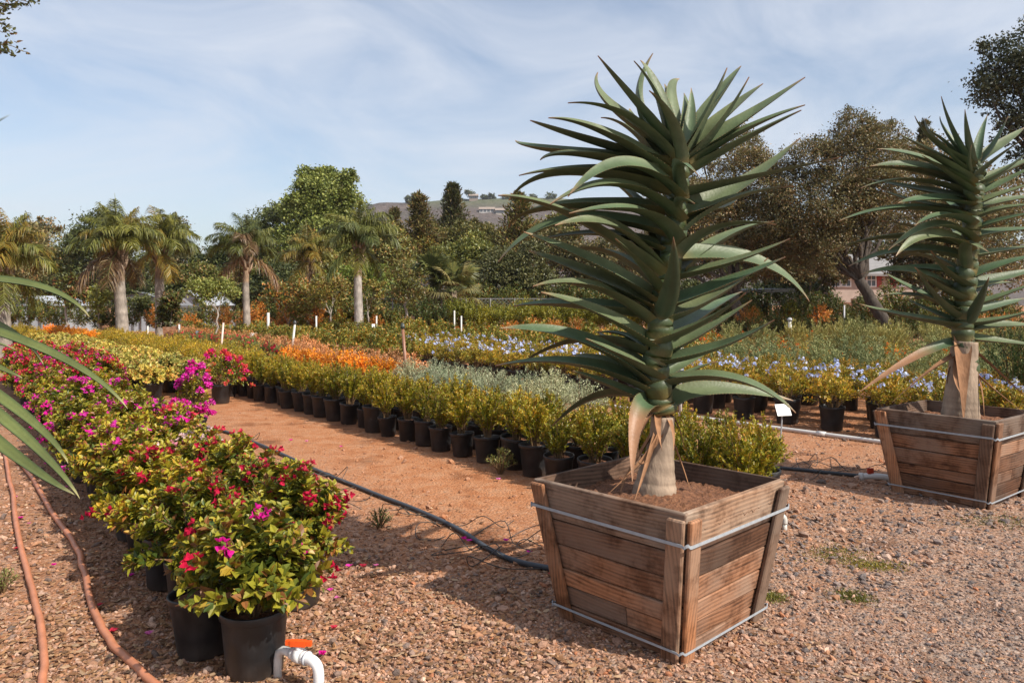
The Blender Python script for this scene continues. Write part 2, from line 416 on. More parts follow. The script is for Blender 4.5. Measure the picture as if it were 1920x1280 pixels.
# hill with chaparral
def hill_material():
    m, n, l, b = new_mat('chaparral')
    tc = n.new('ShaderNodeTexCoord')
    no = node(n, 'ShaderNodeTexNoise', Scale=0.035, Detail=7.0, Roughness=0.65); l.new(tc.outputs['Object'], no.inputs['Vector'])
    n2 = node(n, 'ShaderNodeTexNoise', Scale=0.25, Detail=5.0, Roughness=0.7); l.new(tc.outputs['Object'], n2.inputs['Vector'])
    r = ramp(n, [(0.32, (0.10, 0.085, 0.06)), (0.48, (0.095, 0.072, 0.062)), (0.60, (0.125, 0.092, 0.078)), (0.72, (0.19, 0.145, 0.115))]); l.new(no.outputs['Fac'], r.inputs['Fac'])
    r2 = ramp(n, [(0.35, (0.55,) * 3), (0.65, (1.25,) * 3)]); l.new(n2.outputs['Fac'], r2.inputs['Fac'])
    mu = node(n, 'ShaderNodeMixRGB', blend_type='MULTIPLY', Fac=1.0); l.new(r.outputs['Color'], mu.inputs['Color1']); l.new(r2.outputs['Color'], mu.inputs['Color2'])
    # irrigated green strip high on the right shoulder
    sp = n.new('ShaderNodeSeparateXYZ'); l.new(tc.outputs['Object'], sp.inputs[0])
    zr = node(n, 'ShaderNodeMapRange'); zr.inputs['From Min'].default_value = 66.0; zr.inputs['From Max'].default_value = 76.0; l.new(sp.outputs['Z'], zr.inputs['Value'])
    xr = node(n, 'ShaderNodeMapRange'); xr.inputs['From Min'].default_value = -78.0; xr.inputs['From Max'].default_value = -60.0; l.new(sp.outputs['X'], xr.inputs['Value'])
    mm = node(n, 'ShaderNodeMath', operation='MULTIPLY'); l.new(zr.outputs[0], mm.inputs[0]); l.new(xr.outputs[0], mm.inputs[1])
    m4 = node(n, 'ShaderNodeMath', operation='MULTIPLY'); l.new(mm.outputs[0], m4.inputs[0]); l.new(no.outputs['Fac'], m4.inputs[1])
    mx = node(n, 'ShaderNodeMixRGB'); mx.inputs['Color2'].default_value = (0.11, 0.15, 0.05, 1); l.new(m4.outputs[0], mx.inputs['Fac']); l.new(mu.outputs[0], mx.inputs['Color1'])
    l.new(mx.outputs[0], b.inputs['Base Color'])
    bp = node(n, 'ShaderNodeBump', Strength=1.0, Distance=2.0); l.new(n2.outputs['Fac'], bp.inputs['Height']); l.new(bp.outputs[0], b.inputs['Normal'])
    b.inputs['Roughness'].default_value = 1.0
    return m
M['hill'] = hill_material()
def make_hill():
    Yr = 560.0
    ridge_px = [(250, 560), (420, 520), (560, 452), (640, 405), (690, 384), (715, 378), (760, 379), (800, 377), (850, 372), (900, 372), (960, 370), (1040, 370), (1140, 378), (1300, 400), (1500, 430), (1800, 480), (2150, 540)]
    rng = np.random.default_rng(5)
    xs = np.linspace(-330, 470, 140)
    rx = np.array([at(a, b_, Yr)[0] for a, b_ in ridge_px]); rz = np.array([at(a, b_, Yr)[2] for a, b_ in ridge_px])
    H = np.interp(xs, rx, rz)
    ts = np.linspace(0, 1, 46)
    vv = []
    for j, t in enumerate(ts):
        y = Yr - 280 * (1 - t) if t <= 1 else Yr
        prof = t ** 1.25
        wob = 3.2 * np.sin(xs * 0.055 + 4 * t) * np.sin(3.1 * t + xs * 0.02) * (1 - t) * t * 4 + rng.normal(0, 0.5, len(xs)) * t
        vv.append(np.stack([xs, np.full_like(xs, y), H * prof + wob * (t < 0.98) - 0.5], -1))
    for k in range(1, 5):
        vv.append(np.stack([xs, np.full_like(xs, Yr + 50 * k), H * (1 - k / 4.0) - 0.5], -1))
    n = len(xs); vv = np.vstack(vv)
    rows = len(ts) + 4
    i, j = np.meshgrid(np.arange(rows - 1), np.arange(n - 1), indexing='ij')
    q = np.stack([i * n + j, i * n + j + 1, (i + 1) * n + j + 1, (i + 1) * n + j], -1).reshape(-1, 4)
    o = add('hill', mesh_np('hill', vv, q, M['hill'], None, True)); tag(o, kind='structure')
    def surf(pxx, pyy):            # where the ray through a pixel meets the slope
        for t in np.linspace(0.05, 1, 400):
            y = Yr - 280 * (1 - t); p = at(pxx, pyy, y)
            if p[2] <= np.interp(p[0], xs, H) * t ** 1.25: return p
        p = at(pxx, pyy, Yr); p[2] = np.interp(p[0], xs, H); return p
    return surf
hill_at = make_hill()

# ------------------------------------------------------------------ gravel and litter close to the camera (nobody could count it)
def visible(p, mx=60):
    X = CX + p[:, 0] / p[:, 1] * F_PX; Y = HZ + CAM_H / p[:, 1] * F_PX
    return (X > -mx) & (X < 1920 + mx) & (Y < 1280 + 90)
ICO = None
def ico():
    global ICO
    if ICO is None:
        bm = bmesh.new(); bmesh.ops.create_icosphere(bm, subdivisions=1, radius=1.0)
        ICO = (np.array([v.co[:] for v in bm.verts]), np.array([[v.index for v in f.verts] for f in bm.faces])); bm.free()
    return ICO
def vnoise(p, s, seed=0):
    """cheap smooth noise on 2-d points"""
    r = np.random.default_rng(seed); out = 0
    for k in range(5):
        a = r.uniform(0, 2 * math.pi); f = s * r.uniform(0.6, 1.7)
        out = out + np.sin((p[:, 0] * math.cos(a) + p[:, 1] * math.sin(a)) * f + r.uniform(0, 6.28) + 1.3 * np.sin(p[:, 1] * f * 0.7 + k))
    return out / 5
def make_gravel():
    rng = np.random.default_rng(11)
    N = 210000
    Y = 1.0 / rng.uniform(1 / 11.0, 1 / 2.9, N)                  # evenly over the picture, so denser near the camera
    X = rng.uniform(-0.74, 0.74, N) * Y
    p = np.stack([X, Y], -1)
    u = p @ U; v = p @ V
    dens = np.full(N, 0.50)
    nz = vnoise(p, 2.2, 3)
    dens = np.where((v < 2.4), 0.42 + 0.3 * nz, dens)            # left of the bougainvilleas
    path = (v > 2.7) & (v < 4.4) & (u > 3.6)
    dens = np.where(path, 0.10 + 0.10 * nz, dens)                # walked path: mostly packed dirt
    near = (u < 3.8)
    dens = np.where(near, 0.62 + 0.35 * nz, dens)
    dens = np.where((v > 4.4) & (v < 8.8), 0.45 + 0.2 * nz, dens)
    dens *= np.clip(1.25 - Y / 11.0, 0.1, 1)
    keep = (rng.random(N) < np.clip(dens, 0.02, 1) * 0.44) & visible(p)
    p, u, v, nz = p[keep], u[keep], v[keep], nz[keep]
    n = len(p)
    fine = (u < 1.9) & (v > 3.4)                                 # finer gravel bottom right
    s = np.clip(rng.lognormal(math.log(0.0070), 0.50, n), 0.003, 0.028)
    s = np.where(fine, s * 0.72, s)
    s *= np.clip(p[:, 1] / 4.0, 0.85, 1.5)
    V0, F0 = ico()
    nv = len(V0)
    sc = rng.uniform(0.6, 1.25, (n, 3)); sc[:, 2] *= 0.68
    def_ = 1 + rng.normal(0, 0.14, (n, nv, 1))
    vv = V0[None] * def_ * sc[:, None, :] * s[:, None, None]
    a = rng.uniform(0, 6.283, n); ca, sa = np.cos(a), np.sin(a)
    x = vv[..., 0] * ca[:, None] - vv[..., 1] * sa[:, None]; y = vv[..., 0] * sa[:, None] + vv[..., 1] * ca[:, None]
    tx = rng.normal(0, 0.35, n)
    z = vv[..., 2] + x * np.sin(tx)[:, None]
    vv = np.stack([x + p[:, 0:1], y + p[:, 1:2], z + (s * rng.uniform(0.1, 0.5, n))[:, None]], -1)
    pal = np.array((0.84, 0.66, 0.565)) * np.array([(0.46, 0.34, 0.27), (0.54, 0.42, 0.34), (0.38, 0.26, 0.19), (0.28, 0.24, 0.22), (0.50, 0.33, 0.22), (0.62, 0.53, 0.46), (0.20, 0.185, 0.18), (0.42, 0.22, 0.13)])
    w = np.array([0.25, 0.2, 0.16, 0.11, 0.12, 0.07, 0.04, 0.05])
    ci = rng.choice(len(pal), n, p=w)
    right = (v > 3.0) & (u < 3.0) & (rng.random(n) < np.clip((v - 2.6) * .5, 0, .75))
    ci = np.where(right, rng.choice([3, 6, 0, 3, 1], n), ci)
    c = pal[ci] * rng.uniform(0.75, 1.2, (n, 1))
    c = np.where(right[:, None], c * np.array((0.88, 1.0, 1.12)), c)
    dusty = (v > 2.6) & (v < 4.6) & (u > 3.4)
    c = np.where(dusty[:, None], c * 0.45 + np.array((0.40, 0.18, 0.085)) * 0.55, c)
    cc = np.repeat(c, nv, axis=0)
    ff = (F0[None] + (np.arange(n) * nv)[:, None, None]).reshape(-1, 3)
    o = add('gravel', mesh_np('gravel', vv.reshape(-1, 3), ff, M['stone'], cc, False))
    tag(o, 'loose tan and grey gravel scattered over the reddish dirt', 'gravel', kind='stuff')
    return n
print('stones', make_gravel())

def make_litter():
    """bark chips and curled dry leaves left of the bougainvilleas and on the path"""
    rng = np.random.default_rng(12)
    N = 60000
    Y = 1.0 / rng.uniform(1 / 9.0, 1 / 2.9, N)
    X = rng.uniform(-0.74, 0.74, N) * Y
    p = np.stack([X, Y], -1); u = p @ U; v = p @ V
    nz = vnoise(p, 2.6, 8)
    dens = np.where(v < 2.3, 0.55 - 0.35 * nz, 0.0)
    dens = np.where((v >= 2.3) & (v < 3.3), 0.25 - 0.2 * nz, dens)
    dens = np.where((v >= 3.3), 0.012, dens)
    dens *= np.clip(1.3 - Y / 9.0, 0.1, 1)
    k = (rng.random(N) < dens * 0.42) & visible(p)
    p = p[k]; v = v[k]; n = len(p)
    L = rng.uniform(0.008, 0.024, n); W = L * rng.uniform(0.3, 0.7, n); H = rng.uniform(0.002, 0.010, n)
    base = np.array([(-1, 0, 0), (-0.3, -1, 0.2), (0.6, -0.7, 0.0), (1, 0.1, 0.5), (0.2, 0.9, 0.1), (-0.6, 0.7, 0.6), (0.0, 0.0, 1.0)])
    F0 = np.array([(0, 1, 6), (1, 2, 6), (2, 3, 6), (3, 4, 6), (4, 5, 6), (5, 0, 6)])
    vv = base[None] * np.stack([L, W, H], -1)[:, None, :] * rng.uniform(0.7, 1.3, (n, 7, 1))
    a = rng.uniform(0, 6.283, n); ca, sa = np.cos(a)[:, None], np.sin(a)[:, None]
    tl = rng.normal(0, 0.3, n)[:, None]
    x = vv[..., 0] * ca - vv[..., 1] * sa; y = vv[..., 0] * sa + vv[..., 1] * ca
    z = vv[..., 2] + np.maximum(vv[..., 0] * tl, 0) + rng.uniform(0.002, 0.013, n)[:, None]
    vv = np.stack([x + p[:, 0:1], y + p[:, 1:2], z], -1).reshape(-1, 3)
    pal = np.array([(0.33, 0.17, 0.08), (0.24, 0.12, 0.06), (0.42, 0.23, 0.12), (0.16, 0.09, 0.05), (0.46, 0.30, 0.18)])
    c = pal[rng.integers(0, 5, n)] * rng.uniform(0.75, 1.2, (n, 1))
    ff = (F0[None] + (np.arange(n) * 7)[:, None, None]).reshape(-1, 3)
    tag(add('leaf_litter', mesh_np('leaf_litter', vv, ff, M['dull_leaf'], np.repeat(c, 7, 0), False)),
        'brown bark chips and curled dry leaves strewn over the ground', 'litter', kind='stuff')
    return n
print('litter', make_litter())

# ------------------------------------------------------------------ tapered wooden planter boxes
def beveled(verts, quads, name, mat, w=0.004):
    bm = bmesh.new()
    vs = [bm.verts.new(v) for v in verts]
    for q in quads: bm.faces.new([vs[i] for i in q])
    bmesh.ops.recalc_face_normals(bm, faces=bm.faces)
    bmesh.ops.bevel(bm, geom=list(bm.edges), offset=w, segments=1, affect='EDGES')
    return bm_mesh(name, bm, mat)
CUBE_Q = [(0, 1, 2, 3), (4, 7, 6, 5), (0, 4, 5, 1), (1, 5, 6, 2), (2, 6, 7, 3), (3, 7, 4, 0)]
def planter(centre, yaw, seed, label, top=0.455, bot=0.348, H=0.70, planks=(0.0, 0.075, 0.17, 0.265, 0.385, 0.505, 0.70)):
    rng = random.Random(seed)
    root = empty('planter_box', (centre[0], centre[1], 0), yaw)
    tag(root, label, 'planter')
    hw = lambda z: bot + (top - bot) * z / H
    slope = math.atan2(top - bot, H)
    TH, BT, BW = 0.026, 0.024, 0.088
    for f in range(4):
        Rz = Matrix.Rotation(f * math.pi / 2, 4, 'Z')
        # face local: X along the board, Y outward, Z up the slope
        def face_point(x, out, z):
            n = Vector((0, -math.cos(slope), -math.sin(slope)))
            return Rz @ (Vector((x, -hw(z), z)) + n * out)
        Rloc = (Rz @ Matrix.Rotation(slope, 4, 'X')).to_euler()
        pl = list(planks)
        jit = [0] + [rng.uniform(-0.008, 0.008) for _ in pl[1:-1]] + [0]
        pl = [a + b for a, b in zip(pl, jit)]
        for i in range(len(pl) - 1):
            z0, z1 = pl[i] + 0.0035, pl[i + 1] - 0.0035
            c = face_point(0, 0, (z0 + z1) / 2)
            half = (z1 - z0) / 2 / math.cos(slope)
            a0, a1 = hw(z0) - 0.004, hw(z1) - 0.004
            po = rng.uniform(-0.003, 0.006)
            cuts = [(-1, 1)] if rng.random() > 0.12 or i == len(pl) - 2 else [(-1, 0.18), (0.18, 1)]
            for (s0, s1) in cuts:
                g = 0.0015
                vs = [(s0 * a0 + g, po, -half), (s1 * a0 - g, po, -half), (s1 * a1 - g, po, half), (s0 * a1 + g, po, half),
                      (s0 * a0 + g, po + TH, -half), (s1 * a0 - g, po + TH, -half), (s1 * a1 - g, po + TH, half), (s0 * a1 + g, po + TH, half)]
                top_one = i == len(pl) - 2
                add('rim_board' if top_one else 'plank', beveled(vs, CUBE_Q, 'plank', M['wood_rim'] if top_one else M['wood'], 0.0035), root, c, Rloc)
        for sgn in (-1, 1):
            z0, z1 = -0.0, H - 0.012 - rng.uniform(0, 0.02)
            c = face_point(0, 0, (z0 + z1) / 2)
            half = (z1 - z0) / 2 / math.cos(slope)
            a0, a1 = hw(z0) + 0.002, hw(z1) + 0.002
            o0, o1 = -0.004, -0.004 - BT
            xs = [(sgn * a0, sgn * (a0 - BW)), (sgn * a1, sgn * (a1 - BW))]
            def q(y): return [(xs[0][0], y, -half), (xs[0][1], y, -half), (xs[1][1], y, half), (xs[1][0], y, half)]
            add('corner_batten', beveled(q(o0) + q(o1), CUBE_Q, 'batten', M['wood_grey'] if sgn > 0 else M['wood_up'], 0.006), root, c, Rloc)
    # galvanised bands
    for zb, hh in ((H - 0.135, 0.0135), (0.062, 0.010)):
        w = hw(zb) + BT + 0.014
        r = 0.03
        loop = []
        for k in range(4):
            a0 = -math.pi / 2 + k * math.pi / 2 - math.pi / 4
            cx, cy = [(w - r, -w + r), (w - r, w - r), (-w + r, w - r), (-w + r, -w + r)][k]
            for j in range(6):
                a = -math.pi / 2 + k * math.pi / 2 + j / 5 * math.pi / 2
                loop.append((cx + r * math.cos(a), cy + r * math.sin(a)))
        loop = np.array(loop); n = len(loop)
        inn = loop * (1 - 0.003 / w)
        zz = zb + np.array([0.006 * math.sin(i * 1.7 + seed) for i in range(n)])
        vv = np.vstack([np.c_[loop, zz - hh / 2], np.c_[loop, zz + hh / 2], np.c_[inn, zz + hh / 2], np.c_[inn, zz - hh / 2]])
        i = np.arange(n); j = (i + 1) % n
        q = np.vstack([np.stack([a * n + i, a * n + j, b * n + j, b * n + i], -1) for a, b in ((0, 1), (1, 2), (2, 3), (3, 0))])
        add('metal_band', mesh_np('metal_band', vv, q, M['metal'], np.tile((0.33, 0.36, 0.39), (len(vv), 1))), root)
    # soil
    zs = H - 0.10
    k = 44; e = hw(zs) - 0.004
    g = np.linspace(-e, e, k); gx, gy = np.meshgrid(g, g)
    r2 = np.random.default_rng(seed)
    gz = zs + 0.012 * vnoise(np.stack([gx.ravel(), gy.ravel()], -1), 14, seed) + r2.normal(0, 0.006, k * k) + 0.05 * np.exp(-(gx ** 2 + gy ** 2).ravel() / 0.05)
    i, j = np.meshgrid(np.arange(k - 1), np.arange(k - 1), indexing='ij')
    q = np.stack([i * k + j, i * k + j + 1, (i + 1) * k + j + 1, (i + 1) * k + j], -1).reshape(-1, 4)
    add('soil', mesh_np('soil', np.stack([gx.ravel(), gy.ravel(), gz], -1), q, M['soil'], None, True), root)
    return root
P1C = (0.75, 3.80); P2C = (3.72, 6.24)
planter(P1C, math.radians(44.0), 4, 'tapered redwood plank box with metal bands beside the black drip hose')
planter(P2C, math.radians(37.0), 9, 'tapered wooden plank box standing by the long white pipe')

# ------------------------------------------------------------------ tree aloes
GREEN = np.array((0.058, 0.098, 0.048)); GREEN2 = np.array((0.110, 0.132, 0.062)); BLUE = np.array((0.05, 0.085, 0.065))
ORANGE = np.array((0.34, 0.20, 0.07)); TIP = np.array((0.36, 0.17, 0.10)); DRY = np.array((0.30, 0.155, 0.08)); DRY2 = np.array((0.22, 0.125, 0.075))
def bez(b, m, t_, n):
    c = 2 * m - 0.5 * (b + t_)
    t = np.linspace(0, 1, n)[:, None]
    return (1 - t) ** 2 * b + 2 * t * (1 - t) * c + t ** 2 * t_
def aloe_leaf(pts, W, axis_dir, tint, dry=0.0, teeth=True, rng=None, twist=0.0, th=0.020, cup=0.55, wp=1.28, roll=0.0):
    """a channelled, toothed, tapering leaf along pts; axis_dir: the way the stem points"""
    n = len(pts)
    t = np.linspace(0, 1, n)
    T = unit(np.gradient(pts, axis=0))
    out = pts[n // 2] - pts[0]; out = out - axis_dir * out.dot(axis_dir)
    if np.linalg.norm(out) < 0.03: out = np.array((0, -1.0, 0))
    S0 = unit(np.cross(axis_dir, unit(out)))
    S = unit(S0[None] - T * (T @ S0)[:, None])
    N = np.cross(T, S)
    N = np.where((N @ axis_dir)[:, None] < -1.1, -N, N)
    if twist:
        a = twist * t ** 1.5
        S, N = S * np.cos(a)[:, None] + N * np.sin(a)[:, None], N * np.cos(a)[:, None] - S * np.sin(a)[:, None]
    if (N[1] @ axis_dir) < 0 and not dry: N = -N; S = -S
    if dry < 1:                                   # leaves roll their faces towards the light
        a = roll; sg = np.where((S @ np.array((0.35, -0.94, 0.0))) >= 0, 1.0, -1.0)[:, None]
        sg = np.full_like(sg, 1.0 if sg.mean() >= 0 else -1.0)
        S, N = S * math.cos(a) - N * math.sin(a) * sg, N * math.cos(a) + S * math.sin(a) * sg
    w = W * np.clip(1 - t ** wp, 0, 1) ** 0.85 * (1 - 0.10 * np.sin(math.pi * np.clip(t * 3, 0, 1)))
    w[-1] = 0.003
    w = w * (0.68 + 0.32 * np.clip(t / 0.13, 0, 1) ** 0.8) if dry < 1 else w
    cupt = cup * (1 - 0.65 * t)
    k_up = np.array((-1, -0.55, 0, 0.55, 1.0)); k_lo = np.array((1.0, 0.55, 0, -0.55, -1.0))
    rows = []; cols = []
    thk = th * (1 - t * 0.75) * (1 if dry < 0.5 else 0.3)
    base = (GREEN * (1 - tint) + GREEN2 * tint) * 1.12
    for i in range(n):
        hw = w[i] / 2
        for s in k_up:
            rows.append(pts[i] + S[i] * hw * s * (1 - 0.10 * cupt[i] * s * s) + N[i] * hw * cupt[i] * (s * s))
        for s in k_lo:
            rows.append(pts[i] + S[i] * hw * s * (1 - 0.10 * cupt[i] * s * s) + N[i] * (hw * cupt[i] * s * s - thk[i] * (1 - s * s)))
        f_or = max(0.0, 1 - t[i] / 0.09) * 0.40
        f_tip = max(0.0, (t[i] - 0.88) / 0.12) ** 1.2
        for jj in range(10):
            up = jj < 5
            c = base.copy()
            if not up: c = c * 0.5 + BLUE * 0.2  # underside: shade painted in as a darker green, plus a bluish tint
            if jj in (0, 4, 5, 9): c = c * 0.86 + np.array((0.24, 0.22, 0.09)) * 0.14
            c = c * (1 - f_or) + ORANGE * f_or
            c = c * (1 - 0.7 * f_tip) + TIP * 0.7 * f_tip
            if dry > 0:
                dd = np.clip((t[i] - (1 - dry)) / 0.25 + 0.5, 0, 1) if dry < 1 else 1.0
                c = c * (1 - dd) + (DRY if up else DRY2) * dd
            cols.append(c)
    rows = np.array(rows); cols = np.array(cols)
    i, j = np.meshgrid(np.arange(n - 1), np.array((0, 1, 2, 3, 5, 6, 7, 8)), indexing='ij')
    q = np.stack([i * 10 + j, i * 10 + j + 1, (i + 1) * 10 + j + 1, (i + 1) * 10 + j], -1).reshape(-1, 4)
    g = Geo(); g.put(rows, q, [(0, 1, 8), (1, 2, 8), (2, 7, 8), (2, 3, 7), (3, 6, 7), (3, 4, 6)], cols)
    if teeth:
        L = np.linalg.norm(np.diff(pts, axis=0), axis=1).sum()
        m = max(8, int(L / 0.018))
        tv, tt, tc = [], [], []
        for e in (0, 4):
            edge = rows[e::10]
            for k in range(1, m - 1):
                f = k / m * (n - 1); a = int(f); fr = f - a
                if a >= n - 1: continue
                p = edge[a] * (1 - fr) + edge[a + 1] * fr
                d = unit(edge[a + 1] - edge[a]); o = S[a] * (-1 if e == 0 else 1)
                h = 0.0048 * (1 - 0.5 * k / m)
                b0 = len(tv)
                tv += [p - d * h * 0.55 - o * 0.002, p + d * h * 0.55 - o * 0.002, p + o * h + d * h * 0.4]
                tt.append((b0, b0 + 1, b0 + 2)); tc += [(0.30, 0.22, 0.10)] * 2 + [(0.36, 0.16, 0.08)]
        g.put(np.array(tv), None, tt, np.array(tc))
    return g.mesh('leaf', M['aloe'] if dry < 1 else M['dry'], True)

def build_aloe(name, label, d0, stem_px, trunk_prof, traced, seed, Wbase, filler, centre):
    rng = np.random.default_rng(seed)
    root = empty(name, (centre[0], centre[1], 0))
    tag(root, label, 'aloe')
    off = np.array((centre[0], centre[1], 0))
    # trunk with a flared foot
    sp = np.array([at(x, y, d0) for x, y in stem_px])
    tp = np.array([at(x, y, d0) for x, y, r in trunk_prof]) - off
    tr = np.array([r for x, y, r in trunk_prof])
    f = np.linspace(0, len(tp) - 1, 40)
    tpi = np.stack([np.interp(f, np.arange(len(tp)), tp[:, k]) for k in range(3)], -1)
    tri = np.interp(f, np.arange(len(tp)), tr) * (1 + rng.normal(0, 0.012, 40))
    g = Geo().tube(tpi, tri, 28, np.array([(0.30, 0.225, 0.165)] * 40) * rng.uniform(0.88, 1.1, (40, 1)))
    add('trunk', g.mesh('trunk', M['bark'], True), root)
    # leaf-bearing stem
    f = np.linspace(0, len(sp) - 1, 30)
    spi = np.stack([np.interp(f, np.arange(len(sp)), sp[:, k]) for k in range(3)], -1)
    cs = np.array([(0.06, 0.078, 0.03)] * 30) * (0.8 + 0.4 * rng.random((30, 1))) + np.array((0.09, 0.03, 0.0)) * rng.random((30, 1)) ** 2
    # the stem is wrapped in overlapping leaf sheaths: flaring collars with a yellow-orange foot
    nc = 36; f = np.linspace(0, 1, nc * 4); k = np.arange(nc * 4) % 4
    ax = np.stack([np.interp(f * (len(sp) - 1), np.arange(len(sp)), sp[:, q]) for q in range(3)], -1)
    ax[:, :2] += np.repeat(rng.normal(0, 0.008, (nc, 2)), 4, 0)
    rad = np.linspace(0.074, 0.040, nc * 4) * np.array((0.95, 0.99, 1.03, 1.07))[k] * (1 + np.repeat(rng.normal(0, .04, nc), 4)) * (1.25 if d0 > 5 else 1)
    g1, g2 = np.array((0.045, 0.066, 0.026)), np.array((0.26, 0.15, 0.045))
    wo = np.array((0.75, 0.35, 0.08, 0.0))[k] * np.repeat(rng.uniform(.2, 1, nc), 4) * np.linspace(1, .35, nc * 4)
    cs = g1 * (1 - wo[:, None]) + g2 * wo[:, None]
    g = Geo().tube(ax - off, rad, 20, cs)
    add('stem', g.mesh('stem', M['aloe'], True), root)
    def stem_at(y):
        ys = np.array([p[1] for p in stem_px]); xs = np.array([p[0] for p in stem_px])
        o = np.argsort(ys)
        return at(np.interp(y, ys[o], xs[o]), np.clip(y, ys.min(), ys.max()), d0)
    axis = unit(sp[-1] - sp[0])
    for (b, m, tip, dz, dry, wsc) in traced:
        a0 = stem_at(b[1])
        B = at(b[0], b[1], d0)
        Tt = at(tip[0], tip[1], d0 + dz)
        Mm = at(m[0], m[1], d0 + dz * 0.5)
        rad = B - a0; rr = np.linalg.norm(rad)
        if rr > 0.035: B = a0 + rad / rr * 0.035            # leaf bases clasp the stem
        if dz < -0.3: B = B + np.array((0, -0.045, 0))
        if dz > 0.2: B = B + np.array((0, 0.045, 0))
        pts = bez(B, Mm, Tt, 22)
        L = np.linalg.norm(np.diff(pts, axis=0), axis=1).sum()
        tint = rng.uniform(0, 1)
        W = Wbase * wsc * np.clip(L / 0.75, 0.36, 1.1)
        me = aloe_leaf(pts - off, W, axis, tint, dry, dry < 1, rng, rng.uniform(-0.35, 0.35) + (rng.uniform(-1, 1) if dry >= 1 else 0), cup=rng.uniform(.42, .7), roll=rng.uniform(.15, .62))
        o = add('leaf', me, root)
        if dry >= 1: o['label'] = 'dry orange-brown dead leaf hanging from the stem'
    # leaves on the far side of the stem
    for k in range(filler):
        t = (k + 0.5) / filler
        az = rng.uniform(0.08, 0.92) * math.pi
        a0 = spi[0] * (1 - t) + spi[-1] * t
        el = np.interp(t, (0, 0.5, 0.85, 1), (-0.05, 0.35, 0.75, 1.15)) + rng.normal(0, 0.12)
        L = rng.uniform(0.62, 0.86) * (1 if t < 0.8 else 0.8)
        h = np.array((math.cos(az), math.sin(az), 0))
        B = a0 + h * 0.05
        Tt = B + h * L * math.cos(el) + np.array((0, 0, L * math.sin(el)))
        Mm = (B + Tt) / 2 + np.array((0, 0, L * rng.uniform(0.02, 0.16)))
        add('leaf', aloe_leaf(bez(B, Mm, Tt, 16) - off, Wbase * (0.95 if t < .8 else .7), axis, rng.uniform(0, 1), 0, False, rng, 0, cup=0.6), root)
    return root

